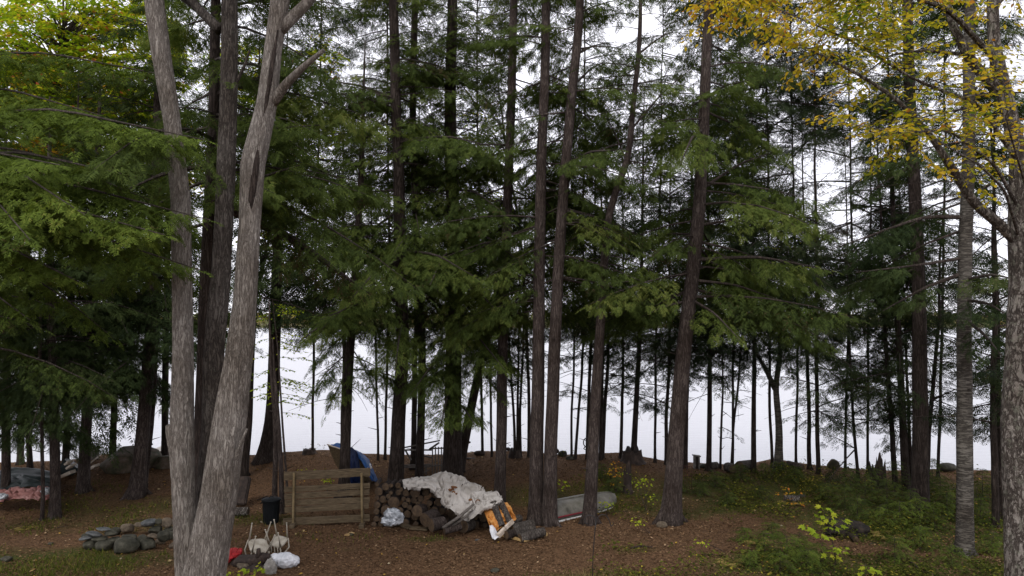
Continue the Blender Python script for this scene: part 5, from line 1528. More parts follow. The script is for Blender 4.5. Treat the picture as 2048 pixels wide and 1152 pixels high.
dwt = thing("driftwood_root", "gnarled brown root log lying below the upturned chairs", "log", at(500, 1135, hd), "heap by the upturned chairs")
m = MB().tube([at(462, 1134, hd + .2), at(480, 1122, hd + .1), at(505, 1123, hd), at(525, 1116, hd), at(540, 1112, hd)], [.07, .12, .13, .11, .05], 14, rough=.3, seed=4.0)
m.tube([at(516, 1118, hd - .05), at(517, 1106, hd - .08), at(517, 1098, hd - .1)], [.06, .045, .04], 10, rough=.2)
m.build("body", M_STUMP, dwt)
blob_thing("root_stump", "dark root mass under the gnarled brown log at the bottom edge", "stump", 508, 1143, hd - .05, (.62, .4, .30), M_STUMP, 12.0, .4, 2.0, True)

# ---- overturned boat
p0 = at(1092, 1032, 19.15); p0[2] = gz(p0[0], p0[1])
p1 = at(1230, 1003, 20.9); p1[2] = gz(p1[0], p1[1]) - .12
ax_ = p1 - p0; LB = np.linalg.norm(ax_[:2]); ax_ = ax_ / np.linalg.norm(ax_)
sx_ = np.cross((0, 0, 1.0), ax_); sx_ /= np.linalg.norm(sx_)
bt = thing("rowing_boat", "small dirty white rowing boat lying keel up behind the crooked trunk", "boat", (p0 + p1) / 2)
ns_, nk = 26, 22
def hull_pt(t, u, off=0.0):
    beam = .46 * (1 - .10 * (1 - t)) * (1 - max(0, (t - .45) / .55) ** 2.4) ** .62 + .012
    hgt = .38 * (1 - .12 * t - .25 * max(0, (t - .7) / .3) ** 2)
    a = (u - .5) * math.pi
    cx = math.copysign(abs(math.sin(a)) ** .72, math.sin(a)) * (beam + off)
    cz_ = abs(math.cos(a)) ** .62 * (hgt + off)
    return p0 + ax_ * (t * LB) + sx_ * cx + np.array((0, 0, cz_ + .05 - .02 * t))
vs = [hull_pt(i / (ns_ - 1), j / (nk - 1)) for i in range(ns_) for j in range(nk)]
fs = [(i * nk + j, i * nk + j + 1, (i + 1) * nk + j + 1, (i + 1) * nk + j) for i in range(ns_ - 1) for j in range(nk - 1)]
ni = len(vs)
vs += [hull_pt(i / (ns_ - 1), j / (nk - 1), -.015) for i in range(ns_) for j in range(nk)]
fs += [tuple(reversed([q + ni for q in f])) for f in fs]
for i in range(ns_ - 1):
    for j in (0, nk - 1):
        fs.append((i * nk + j, (i + 1) * nk + j, ni + (i + 1) * nk + j, ni + i * nk + j))
MB().add(vs, fs, 0, True).build("hull", M_HULL, bt)
tr_ = [hull_pt(0.0, j / (nk - 1)) - ax_ * .01 for j in range(nk)]
MB().add(tr_ + [q - ax_ * .02 for q in tr_], [tuple(range(nk)), tuple(range(2 * nk - 1, nk - 1, -1))] + [(j, nk + j, nk + (j + 1) % nk, (j + 1) % nk) for j in range(nk)]).build("transom", M_HULL, bt)
for s in (0.0, 1.0):
    up = np.array((0, 0, 1.0))
    for zz_, ww, mt, nm in ((-.02, .035, M_HULLRIM, "gunwale"), (.05, .022, M_HULLRED, "red_stripe")):
        pts = [hull_pt(t, s, .008) + up * zz_ + (0, 0, 0) for t in np.linspace(0, .97, 20)]
        if zz_ > 0: pts = [hull_pt(t, .03 if s == 0 else .97, .012) for t in np.linspace(0, .36, 20)]
        MB().tube(pts, [ww] * 20, 8, oval=.5).build(nm, mt, bt)
MB().tube([hull_pt(t, .5, .012) for t in np.linspace(.02, .95, 16)], [.018] * 16, 6).build("keel", M_HULL, bt)

# ---- shepherd's hook
hx = hit(1184, 1196)
hk = thing("shepherd_hook", "thin black iron shepherd's hook pole with two curled arms in the foreground", "hook pole", hx)
dH = hx[1]
MB().tube([hx - (0, 0, .1), at(1186, 1110, dH), at(1190, 1060, dH), at(1192, 1042, dH)], [.0085] * 4, 8).build("pole", M_IRON, hk)
a1 = [(1192, 1046), (1190, 1036), (1184, 1031), (1176, 1030), (1171, 1034), (1169, 1042), (1172, 1048), (1176, 1047)]
a2 = [(1192, 1046), (1195, 1035), (1203, 1029), (1211, 1030), (1217, 1037), (1220, 1046), (1222, 1053), (1226, 1050), (1226, 1045)]
for pp in (a1, a2):
    Q, r_ = resample([at(x, y, dH) for x, y in pp], [.008] * len(pp), 30)
    MB().tube(Q, r_, 8).build("hook_arm", M_IRON, hk)

# ---- blue covered boat leaning by the trunk
bd_ = 21.7
cb = thing("covered_boat", "upended wooden boat with a pointed bow leaning behind the dark trunk, under a blue tarp", "boat", at(690, 970, bd_))
m = MB()
H_in = [(655, 889, 0), (661, 905, .1), (667, 920, .18), (676, 937, .25), (690, 955, .3), (708, 968, .3)]
H_out = [(655, 889, 0), (680, 897, -.25), (700, 905, -.35), (716, 915, -.4), (730, 935, -.35), (738, 960, -.2)]
H_bk = [(655, 889, 0), (672, 893, .4), (695, 898, .6), (715, 907, .7), (728, 928, .7), (735, 958, .6)]
nl = 24
def poly3(pl, t):
    u = t * (len(pl) - 1)
    q = np.array([np.interp(u, range(len(pl)), [p[k] for p in pl]) for k in range(3)])
    return at(q[0], q[1], bd_ + q[2])
vs, fs = [], []
for i in range(nl):
    t = i / (nl - 1)
    A_, B2, C2 = poly3(H_in, t), poly3(H_out, t), poly3(H_bk, t)
    ringp = [A_, A_ * .5 + B2 * .5 - (0, .05 * t, 0), B2, B2 * .6 + C2 * .4 + (0, 0, .05 * t), C2, C2 * .45 + A_ * .55 + (0, .05, -.02)]
    vs += ringp
for i in range(nl - 1):
    for j in range(6):
        q = (j + 1) % 6
        fs.append((i * 6 + j, i * 6 + q, i * 6 + 6 + q, i * 6 + 6 + j))
fs += [tuple(range(5, -1, -1)), tuple((nl - 1) * 6 + j for j in range(6))]
m.add(vs, fs, 0, False).build("hull", M_WOOD_OLD, cb)
MB().tube([poly3(H_out, t) - (0, .02, 0) for t in np.linspace(0, .55, 12)], [.02] * 12, 6).build("gunwale", M_WOOD_PALE, cb)
o = cloth("tarp", [[(663, 890, bd_ + .6), (676, 885, bd_ + .7), (692, 891, bd_ + .75), (706, 898, bd_ + .8), (722, 904, bd_ + .8), (736, 918, bd_ + .8), (742, 934, bd_ + .7), (754, 962, bd_ + .6)],
        [(662, 891, bd_ + .1), (677, 889, bd_ + .1), (692, 896, bd_), (705, 902, bd_ - .1), (720, 908, bd_ - .15), (732, 922, bd_ - .15), (739, 938, bd_ - .1), (752, 964, bd_)],
        [(663, 892, bd_ - .1), (680, 897, bd_ - .28), (693, 904, bd_ - .35), (708, 912, bd_ - .42), (718, 918, bd_ - .45), (727, 930, bd_ - .45), (733, 942, bd_ - .4), (745, 962, bd_ - .3)]], M_BLUE, None, 70, 30, .02, 3, 4.0, .01, origin=at(705, 930, bd_))
tag(o, "bright blue tarp over the top of the upended boat", "tarp", "blue tarps on the upended boat")
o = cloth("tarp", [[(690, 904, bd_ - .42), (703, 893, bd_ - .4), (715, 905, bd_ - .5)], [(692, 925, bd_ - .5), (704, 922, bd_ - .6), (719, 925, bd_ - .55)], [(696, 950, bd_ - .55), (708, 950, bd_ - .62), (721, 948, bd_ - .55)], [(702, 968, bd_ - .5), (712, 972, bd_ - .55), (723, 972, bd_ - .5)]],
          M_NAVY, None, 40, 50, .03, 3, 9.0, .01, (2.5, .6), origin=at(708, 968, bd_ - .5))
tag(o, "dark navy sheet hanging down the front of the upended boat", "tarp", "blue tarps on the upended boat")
o = MB().tube([at(703, 895, bd_ - .4), at(721, 878, bd_ - .3)], [.008, .004], 6).build("rod", M_WOOD_GREY, None, at(703, 895, bd_ - .4))
tag(o, "thin rod sticking up from the blue tarp against the lake", "rod")
bl_ = MB()
for x, y in ((740, 930), (742, 935), (735, 938)):
    v, f = blob(at(x, y, bd_ - .45), (.06, .05, .09), x * .1, .3, 2, 2); bl_.add(v, f, 0, True)
tag(bl_.build("rope_knot", M_BAG, None, at(740, 935, bd_ - .45)), "white rope knot on the right edge of the blue tarp", "rope")

# ---- slatted wooden frame behind the trunks
wd = 23.0
wf = thing("slatted_frame", "weathered wooden frame with rails and a slatted end, behind the woodpile trunks", "wooden frame", at(850, 956, wd))
def wbar(nm, a, b, w, h, da=0, db=0):
    MB().bar(at(*a, wd + da), at(*b, wd + db), w, h, up=(0, 1, 0), bev=.004).build(nm, M_WOOD_GREY, wf)
for k, x in enumerate((865, 871, 877, 883, 889)):
    wbar("slat", (x, 893 + k * .3), (x - .5, 953), .03, .075)
wbar("rail", (804, 900), (864, 900), .04, .07); wbar("rail", (804, 896), (880, 881), .04, .05, .3, .3); wbar("rail", (860, 898), (877, 886), .05, .09, 0, .4)
wbar("rail", (864, 897), (892, 896), .04, .03, -.03, -.03); wbar("rail", (862, 932), (892, 930), .04, .04, -.03, -.03); wbar("rail", (803, 933), (862, 931), .10, .04, -.1, -.1); wbar("rail", (842, 911), (864, 915), .04, .07, .2, .2)
wbar("brace", (811, 901), (822, 920), .05, .05); wbar("leg", (836, 932), (837, 956), .05, .06); wbar("leg", (852, 932), (852, 956), .05, .06); wbar("leg", (807, 932), (807, 958), .05, .06); wbar("leg", (806, 896), (806, 932), .05, .06)
wbar("rail", (922, 891), (941, 884), .05, .08, .2, .2); wbar("rail", (836, 950), (858, 940), .03, .04); wbar("rail", (830, 955), (860, 953), .03, .04)
tag(MB().bar(at(920, 917, 24.5), at(963, 920, 24.4), .12, .08).build("timber", M_STUMP, None, at(940, 921, 24.4)), "dark timber lying on the crest right of the slatted frame", "timber")

# ---- stumps
def stump(px, py, w, h, label, mat=M_STUMP, seed=1.0, jag=.25, lean=0.0, name="tree_stump"):
    c = hit(px, py)
    n, k = 26, 8
    vs, fs = [], []
    for i in range(k):
        t = i / (k - 1)
        for j in range(n):
            a = 2 * math.pi * j / n
            top = h * (1 + jag * float(noise3(math.cos(a) * 2.5 + seed, math.sin(a) * 2.5, seed)))
            r = w / 2 * (1 + .55 * math.exp(-t * 4)) * (1 + .16 * float(fbm(math.cos(a) * 2 + seed, math.sin(a) * 2, t * 2.0, 3)))
            vs.append((c[0] + r * math.cos(a) + lean * t * h, c[1] + r * math.sin(a), c[2] - .06 + t * (top + .06)))
    for i in range(k - 1):
        for j in range(n):
            q = (j + 1) % n
            fs.append((i * n + j, i * n + q, i * n + n + q, i * n + n + j))
    vs.append((c[0] + lean * h, c[1], c[2] + h * .72))
    fs += [((k - 1) * n + j, (k - 1) * n + (j + 1) % n, k * n) for j in range(n)]
    o = MB().add(vs, fs, 0, True).build(name, mat, None, c)
    return tag(o, label, "stump", "old stumps")
stump(618, 909, .40, .17, "low dark stump on the needle crest above the board fence", seed=2.0)
stump(1030, 915, .36, .26, "squat stump on the crest with the little trio of stems", seed=3.0)
stump(1264, 922, .62, .34, "broad broken mossy stump mound on the crest", seed=4.5, jag=.8)
stump(1746, 966, .20, .42, "left of the two black jagged stumps on the right bank", seed=6.0, jag=1.0)
stump(1763, 976, .26, .56, "right and taller of the two black jagged stumps on the right bank", seed=7.0, jag=1.1)
stump(1255, 985, .22, .62, "short dark broken stub among the yellow saplings", seed=9.0, jag=.7)
o = MB().bar(at(478, 1010, 19.9), at(489, 954, 20.3), .36, .16, up=(0, 1, 0), bev=.03).build("timber_slab", M_STUMP, None, at(480, 1012, 20)); tag(o, "old leaning grey-brown timber slab right of the grey clump", "slab")
log(at(470, 1023, 19.3), at(497, 1022, 19.3), .105, "short pale birch log lying below the leaning slab", "loose firewood logs", M_BARK_BIRCH)
tri_ = MB().add([at(462, 936, 20.6), at(461, 972, 20.6), at(476, 977, 20.6), at(462, 936, 20.65), at(461, 972, 20.65), at(476, 977, 20.65)], [(0, 1, 2), (5, 4, 3), (0, 3, 4, 1), (1, 4, 5, 2), (2, 5, 3, 0)])
tag(tri_.build("boat_end_board", M_WOOD_PALE, None, at(466, 977, 20.6)), "pale triangular board showing at the right edge of the grey clump", "board")
# ---- bits on the right bank
pc = hit(1393, 938)
ps = thing("wooden_post", "short upright grey post with a dark slot, on the crest right of the big trunk", "post", pc)
MB().box(pc + (-.065, 0, .19), (.05, .16, .46), bev=.006).build("side", M_WOOD_GREY, ps); MB().box(pc + (.075, 0, .19), (.05, .16, .46), bev=.006).build("side", M_WOOD_GREY, ps)
MB().box(pc + (0.005, .05, .19), (.10, .05, .44)).build("back_panel", M_STUMP, ps); MB().box(pc + (.005, 0, .43), (.25, .20, .035), Matrix.Rotation(.12, 3, 'Y'), bev=.004).build("cap", M_WOOD_GREY, ps)
def glog(p, q, r, label, bm_=M_BARK_GREYD, dz=0.0, group="logs on the right bank"):
    a, b = hit(*p), hit(*q)
    a[2] += r * 1.15 + dz; b[2] += r * 1.15 + dz
    a[1] -= .25; b[1] -= .25
    log(a, b, r, label, group, bm_)
glog((1412, 938), (1430, 936), .12, "pale short log lying just right of the upright post")
glog((1450, 940), (1462, 944), .15, "grey log piece left of the sawn tapering log", dz=-.02)
glog((1474, 942), (1496, 938), .17, "sawn tapering log on the crest, its cut end facing right", dz=.0)
glog((1562, 999), (1592, 1001), .09, "white birch log piece among the low plants on the right bank", M_BARK_BIRCH)
glog((1570, 930), (1600, 938), .09, "dark log by the roots of the forked birch", M_BARK_PINE)
glog((1648, 1040), (1702, 1080), .07, "grey fallen limb in front of the hollow rotten log", M_BARK_PINE)
blob_thing("rotten_log", "black hollow rotten log behind the lime green maple sapling", "log", 1693, 1060, hit(1690, 1078)[1] + .3, (.95, .5, .42), M_ROT, 15.0, .35, 1.8, True)
gr_ = thing("rusty_grid", "rusty upright wire grid panel right of the big flared trunk", "grid panel", hit(1372, 986))
dG = hit(1372, 986)[1]
for x in np.arange(1358, 1384, 3.6):
    MB().tube([at(x, 931 + (x - 1358) * .1, dG + .05), at(x, 984, dG)], [.007, .007], 5).build("bar", M_RUST, gr_)
for y in (931, 950, 984):
    MB().tube([at(1356, y, dG + .02), at(1384, y + 2, dG + .02)], [.009, .009], 5).build("crossbar", M_RUST, gr_)
# coil on the slim trunk, bracket on the left trunk
cc = at(1173, 885, 24.2)
cm = MB()
for k in range(2):
    pts = [cc + np.array((.10 * math.cos(a), -.02 * k, .14 * math.sin(a))) for a in np.linspace(0, 2 * math.pi, 20)]
    cm.tube(pts, [.016] * 20, 6)
cm.tube([cc + (-.04, 0, -.12), cc + (-.09, 0, -.20), cc + (-.02, 0, -.24)], [.018, .02, .012], 6)
tag(cm.build("rope_coil", M_IRON, None, cc), "dark coil of rope hanging on the slim stem left of the crooked trunk", "rope")
cc = at(303, 885, 20.9)
tag(MB().tube([cc + (0, 0, .12), cc, cc + (.02, 0, -.05), cc + (-.03, 0, -.07)], [.008, .012, .03, .02], 8).build("hanging_hook", M_IRON, None, cc), "small dark hook hanging at the right side of the leaning trunk", "hook")
# ---- left wood clutter
o = cloth("tarp", [[(-30, 985, 20.3), (10, 978, 20.3), (35, 975, 20.3), (60, 976, 20.2), (84, 972, 20.2), (102, 978, 20.1)], [(-30, 992, 19.9), (10, 988, 19.8), (35, 984, 19.8), (60, 983, 19.8), (82, 982, 19.8), (104, 984, 19.8)],
        [(-30, 1004, 19.6), (8, 1001, 19.6), (34, 999, 19.55), (60, 998, 19.5), (82, 996, 19.5), (102, 998, 19.5)]], M_PINK, None, 80, 30, .05, 3, 6.0, .01, (2, .8), origin=at(40, 1000, 19.7))
tag(o, "faded red tarp bundle lying on the ground in the left wood", "tarp")
o = cloth("tarp", [[(-60, 938, 22), (20, 936, 22), (60, 938, 22), (110, 944, 22), (120, 955, 22)], [(-60, 960, 21.2), (20, 955, 21.2), (60, 955, 21), (105, 960, 21), (118, 965, 21)], [(-60, 982, 20.6), (20, 978, 20.6), (60, 974, 20.5), (100, 974, 20.5), (112, 976, 20.6)]],
          M_DARKJUNK, None, 60, 30, .06, 2.5, 3.0, .01, origin=at(40, 975, 20.8))
tag(o, "dark sheet draped over a low heap behind the faded red tarp", "sheet")
blob_thing("plastic_sheet", "shiny grey plastic scrap at the right end of the faded red tarp", "plastic sheet", 95, 982, 19.5, (.26, .2, .16), M_SILVER, 23.0, .5, 2.4, True)
blob_thing("plastic_sheet", "pale plastic scrap at the far left end of the faded red tarp", "plastic sheet", 4, 993, 19.5, (.24, .2, .14), M_SILVER, 29.0, .5, 2.4, True)
for i, (a, b, w, lb) in enumerate([((126, 952), (146, 943), .16, "lowest white board of the stack in the left wood"), ((137, 936), (147, 929), .10, "middle white board end in the left wood"), ((134, 928), (142, 921), .10, "topmost white board end in the left wood"), ((184, 936), (194, 930), .12, "small white board end beside the mossy boulder")]):
    tag(MB().bar(at(*a, 22.4), at(*b, 22.4), .3, w * .6, up=(0, 0, 1), bev=.004).build("board", M_WOOD_PALE, None, at(*a, 22.4)), lb, "board", "white boards in the left wood")
tag(MB().bar(at(126, 948, 22.8), at(146, 926, 22.9), .5, .5).build("crate", M_DARKJUNK, None, at(135, 965, 22.8)), "dark broken crate between the white boards in the left wood", "crate")
tag(MB().tube([at(173, 932, 22.5), at(202, 909, 23.5)], [.025, .02], 7).build("pole", M_WOOD_PALE, None, at(173, 932, 22.5)), "thin pale pole leaning up to the crest left of the mossy boulder", "pole", "leaning poles")
pq = at(189, 922, 24.6)
tag(MB().box(pq + (0, 0, .15), (.2, .2, .52), bev=.01).box(pq + (.04, 0, .43), (.26, .24, .05)).build("wooden_post", M_WOOD_GREY, None, pq), "thick grey post on the crest left of the mossy boulder", "post")
# ---- dock in the lake
dk = thing("dock", "pale wooden dock lying on the lake behind the grey clump", "dock", (at(345, 900, 36)[0], 36, WATER_Z))
xa, xb = at(303, 900, 36)[0], at(400, 900, 36)[0]
nb = 22
for i in range(nb):
    x = xa + (xb - xa) * (i + .5) / nb
    MB().box((x, 36, WATER_Z + .36), ((xb - xa) / nb - .015, 2.4, .04)).build("plank", M_DOCK, dk)
for x in (xa + .1, xb - .1):
    for y in (34.95, 37.05):
        MB().tube([(x, y, WATER_Z - 1.2), (x, y, WATER_Z + .34)], [.06, .06], 8).build("leg", M_WOOD_GREY, dk)
    MB().box((x, 36, WATER_Z + .26), (.06, 2.3, .14)).build("beam", M_WOOD_GREY, dk)

# ================================================================== PLANTS
def lobed_leaf(n=5):
    """maple leaf outline as a fan of triangles, length 1 along x"""
    pts = []
    for ang, r in [(-150, .35), (-115, .62), (-95, .38), (-62, .85), (-38, .48), (-14, .72), (0, 1.0), (14, .72), (38, .48), (62, .85), (95, .38), (115, .62), (150, .35)]:
        a = math.radians(ang)
        pts.append((.35 + .65 * r * math.cos(a) if abs(ang) < 20 else .35 + .6 * r * math.cos(a), .6 * r * math.sin(a), -.06 * r))
    c = (.35, 0, .03)
    return np.array([[c, pts[i], pts[i + 1]] for i in range(len(pts) - 1)] + [[(0, 0, 0), pts[0], c], [(0, 0, 0), c, pts[-1]]], dtype=np.float32)
MAPLE = lobed_leaf()
def leafy_sapling(name, label, base, stems, spots, size, mat, templ, group="saplings of the undergrowth", n=7, cat="sapling", flat=True, spread=.16):
    root = thing(name, label, cat, base, group)
    limbs = MB()
    for s_, r0 in stems:
        Q, rr_ = resample(s_, np.linspace(r0, r0 * .35, len(s_)), 12)
        limbs.tube(Q, rr_, 6)
    limbs.build("stem", M_BARK_TWIG, root)
    o, d, nn, sc = [], [], [], []
    for c in spots:
        for k in range(n):
            a = RNG.uniform(0, 6.28)
            q = spread * math.sqrt(RNG.random())
            o.append(c + np.array((q * math.cos(a), q * math.sin(a), RNG.normal(0, .03))))
            d.append((math.cos(a), math.sin(a), RNG.uniform(-.7, -.1)))
            nn.append(np.array((0, -.35, 1.0)) + RNG.normal(0, .25, 3))
            sc.append(size * RNG.uniform(.65, 1.15))
    T, rn = leaves(np.array(o), np.array(d), np.array(nn), np.array(sc), templ)
    tri_mesh("foliage", T, mat, root, rn)
    return root
b0 = hit(1668, 1142)
dm = b0[1]
leafy_sapling("maple_sapling", "lime green maple sapling with tiers of broad leaves in front of the hollow log", b0,
    [([b0, at(1672, 1120, dm), at(1664, 1078, dm), at(1652, 1040, dm), at(1646, 1015, dm)], .014), ([at(1664, 1080, dm), at(1640, 1062, dm - .1), at(1618, 1052, dm - .2)], .007), ([at(1655, 1050, dm), at(1672, 1042, dm - .1)], .006), ([at(1670, 1112, dm), at(1685, 1098, dm - .1)], .006)],
    [at(x, y, dm + q) for x, y, q in [(1645, 1014, 0), (1650, 1024, -.1), (1640, 1030, .1), (1662, 1036, -.1), (1678, 1040, -.1), (1655, 1046, 0), (1668, 1052, -.1), (1610, 1048, -.2), (1628, 1056, -.2), (1640, 1066, -.1), (1648, 1070, 0), (1680, 1094, -.1), (1672, 1100, -.1), (1686, 1102, -.2), (1662, 1110, 0)]],
    .15, M_LEAF_LIME, MAPLE, n=5, spread=.12)
b0 = hit(1732, 1162); dm = b0[1]
leafy_sapling("maple_sapling", "small lime green maple seedling at the bottom edge right of the taller one", b0, [([b0, b0 + (0, 0, .35), at(1736, 1138, dm)], .008)], [at(x, y, dm) for x, y in [(1736, 1134), (1746, 1138), (1726, 1142)]], .14, M_LEAF_LIME, MAPLE, n=5, spread=.12)
b0 = hit(500, 1170); dm = b0[1]
leafy_sapling("green_seedling", "bright green leafy seedling in front of the driftwood at the bottom left", b0, [([b0, b0 + (0, 0, .2), at(500, 1142, dm)], .008), ([b0, at(470, 1144, dm), at(455, 1146, dm)], .006), ([b0, at(520, 1140, dm)], .006)],
              [at(x, y, dm) for x, y in [(455, 1146), (470, 1148), (485, 1142), (497, 1140), (505, 1144), (520, 1140), (524, 1133), (518, 1146)]], .10, M_LEAF_LIME, MAPLE, n=5, spread=.08)
yl = [(1232, 935, "yellow-leaved sapling directly right of the crooked trunk on the bank", [(1228, 925), (1232, 935), (1226, 948), (1236, 952), (1230, 965), (1222, 940)], M_LEAF_OR),
      (1262, 985, "sapling with lime leaves beside the short dark broken stub", [(1250, 944), (1256, 948), (1270, 962), (1262, 955), (1245, 946)], M_LEAF_LIME),
      (1292, 990, "lime-leaved sapling left of the big flared trunk", [(1275, 962), (1285, 960), (1296, 956), (1280, 970), (1290, 966), (1300, 990), (1306, 1000)], M_LEAF_LIME),
      (1108, 985, "yellow-green bush right above the overturned boat's stern", [(1112, 955), (1120, 962), (1108, 968), (1126, 970), (1118, 978), (1100, 960)], M_LEAF_LIME),
      (1300, 1060, "low lime seedling in front of the yellow saplings", [(1276, 1040), (1284, 1042), (1270, 1046)], M_LEAF_LIME),
      (1214, 1012, "small yellow-green bush beside the crooked trunk's foot", [(1210, 1006), (1218, 1010), (1222, 1003)], M_LEAF_LIME),
      (1575, 985, "yellowing low bush on the bank below the forked birch", [(1575, 975), (1590, 985), (1560, 985), (1600, 1005), (1585, 1000)], M_LEAF_OR),
      (1452, 1062, "tiny lime seedling on the needles right of the pale angular stone", [(1408, 1084), (1404, 1080)], M_LEAF_LIME),
      (655, 968, "pale green weeds showing above the board fence", [(648, 958), (656, 962), (664, 958), (625, 942), (604, 942), (640, 940)], M_LEAF_LIME)]
for x, y, lb, sp, mt in yl:
    b0 = hit(sp[0][0], max(q[1] for q in sp) + 22)
    b0[0] = at(x, y, b0[1])[0] if abs(x - sp[0][0]) < 60 else b0[0]
    b0[2] = gz(b0[0], b0[1])
    leafy_sapling("sapling", lb, b0, [([b0, (b0 + at(u, v, b0[1])) / 2 + RNG.normal(0, .02, 3), at(u, v, b0[1])], .006) for u, v in sp[:4]], [at(u, v, b0[1] + RNG.uniform(-.15, .15)) for u, v in sp], .085, mt, LEAF2, n=8, spread=.14)

# ---- low conifer seedlings, each its own plant
def seedling(px, py, h, w, label, mat=M_NEEDLE_B, lod='MID'):
    c = hit(px, py)
    root = thing("hemlock_seedling", label, "seedling", c, "hemlock seedlings of the undergrowth")
    cr = Crown(); limbs = MB()
    limbs.tube([c, c + (RNG.normal(0, .03), 0, h)], [.012, .004], 5)
    n = int(16 + 24 * h)
    for k in range(n):
        z = h * (k + .5) / n
        L = w * (1 - .75 * z / h) * RNG.uniform(.6, 1.1) + .08
        B = branch_curve(c + (0, 0, z), k * 2.4 + RNG.normal(0, .3), L, .35, .35)
        limbs.tube(B[::4], [.004, .003, .001], 3)
        cr.o.setdefault(lod, []); dress(cr, B, lod, .2, .4, 1.0)
    # small needles: shorten the sprays
    for l in cr.sc: cr.sc[l] = [s * .5 for s in cr.sc[l]]
    crown_mesh(root, cr.tris(), limbs, mat, M_BARK_TWIG, "foliage")
seeds = [(1490, 1085, .35, .35), (1530, 1105, .45, .45), (1575, 1120, .5, .5), (1615, 1148, .5, .5), (1560, 1150, .45, .45), (1500, 1135, .35, .4), (1730, 1010, .8, .6), (1775, 1025, .9, .65), (1700, 985, .7, .5), (1820, 1040, .8, .6), (1870, 1060, .7, .6),
         (1760, 1060, .6, .6), (1840, 1100, .55, .6), (1790, 1120, .5, .5), (1880, 1010, .8, .5), (1960, 1050, .7, .6), (1985, 1110, .5, .5), (1650, 1000, .5, .45), (1590, 965, .5, .4), (1430, 975, .5, .45), (1400, 990, .4, .4), (1480, 960, .5, .4), (1530, 955, .45, .4),
         (1455, 1010, .35, .4), (1520, 1000, .4, .4), (1225, 985, .5, .35), (1205, 960, .5, .35), (1905, 1135, .45, .5), (1690, 1020, .7, .5), (1745, 985, .8, .5), (1790, 990, 1.0, .6), (1850, 1000, 1.0, .6), (1715, 1040, .6, .5), (1800, 1060, .7, .6), (1840, 1060, .8, .6), (1895, 1040, .8, .5), (1865, 975, .9, .5), (1965, 1000, .9, .6), (1545, 1075, .35, .4), (1600, 1105, .4, .4), (1640, 1130, .45, .4), (1350, 985, .4, .4), (1560, 945, .35, .4)]
ZN = [(1330, "left of the big flared trunk"), (1550, "on the slope right of the big flared trunk"), (1640, "in the lower right foreground"), (1700, "around the maple sapling"), (1850, "before the tall straight dark trunk"), (9999, "around the banded grey trunk")]
zoned = {}
for q in sorted(seeds):
    zoned.setdefault(next(b for a, b in ZN if q[0] < a), []).append(q)
for zn, L_ in zoned.items():
    for i, (x, y, h, w) in enumerate(L_):
        seedling(x, y, h, w, "feathery green hemlock seedling %s, %s" % (zn, ORD[i]) , M_NEEDLE_B if y > 1040 else M_NEEDLE, "FINE")
# ---- ferns
def fern(px, py, r, label, mat=M_FERN, n=8):
    c = hit(px, py)
    root = thing("fern", label, "fern", c, "ferns of the undergrowth")
    o, d, nn, sc = [], [], [], []
    for k in range(n):
        a = k * 6.28 / n + RNG.normal(0, .2)
        L = r * RNG.uniform(.7, 1.1)
        for i in range(18):
            t = (i + .5) / 18
            p = c + np.array((math.cos(a) * L * t, math.sin(a) * L * t, L * (.8 * t - .75 * t * t)))
            for s in (-1, 1):
                b = a + s * 1.25
                o.append(p); d.append((math.cos(b), math.sin(b), -.2)); nn.append((0, 0, 1)); sc.append(L * .30 * math.sin(math.pi * min(1, t * .9 + .1)) + .01)
    T, rn = leaves(np.array(o), np.array(d), np.array(nn) + RNG.normal(0, .1, (len(o), 3)), np.array(sc), np.array([[(0, .1, 0), (1, 0, -.05), (0, -.1, 0)]], dtype=np.float32))
    tri_mesh("fronds", T, mat, root, rn)
for x, y, r, lb in [(1775, 1078, .55, "browning fern spreading right of the hollow rotten log"), (1720, 1062, .4, "small brown fern on top of the hollow rotten log"), (1515, 1088, .45, "yellow-green fern at the left edge of the lower right undergrowth"), (1580, 1010, .45, "tan fern beside the white birch log piece"),
                    (1812, 1090, .4, "pale fern left of the banded grey trunk's foot"), (50, 1060, .3, "small tan fern in the left foreground"), (1890, 985, .4, "brown fern behind the banded grey trunk"), (1460, 1130, .4, "low brown fern at the bottom edge right of centre")]:
    fern(x, y, r, lb)

# ================================================================== GROUND COVER (nobody could count it)
def scatter(n, x0, x1, y0, y1, fn):
    y = RNG.uniform(y0, y1, n)
    x = RNG.uniform(-1, 1, n) * (0.72 * y + 1.0)
    k = fn(x, y) > RNG.random(n)
    return x[k], y[k]
x, y = scatter(150000, 0, 0, 13.2, 25.6, lambda x, y: np.clip(1.0 - .55 * greenness(x, y), .2, 1) * np.clip(.45 + .8 * fbm(x * .7, y * .7, 3.0, 3) + .35, .1, 1))
n = len(x)
z = ground(x, y) + RNG.uniform(.006, .03, n)
a = RNG.uniform(0, 6.28, n)
d = np.stack([np.cos(a), np.sin(a), RNG.normal(0, .25, n)], 1)
nn = np.stack([RNG.normal(0, .4, n), RNG.normal(0, .4, n), np.ones(n)], 1)
patch = .5 + .35 * fbm(x * .5, y * .5, 8.0, 3)
T, rn = leaves(np.stack([x, y, z], 1), d, nn, RNG.uniform(.025, .07, n), LEAF2, np.clip(RNG.normal(.42, .2, n) * (.6 + patch * .8), 0, .94))
tag(tri_mesh("leaf_litter", T, M_LITTER, None, rn), "brown carpet of fallen leaves and needles on the yard", "leaf litter", kind="stuff")
x, y = scatter(1500, 0, 0, 13.2, 24.5, lambda x, y: np.clip(.3 + 1.4 * fbm(x * .4, y * .4, 12.0, 2), .05, 1))
n = len(x)
a = RNG.uniform(0, 6.28, n)
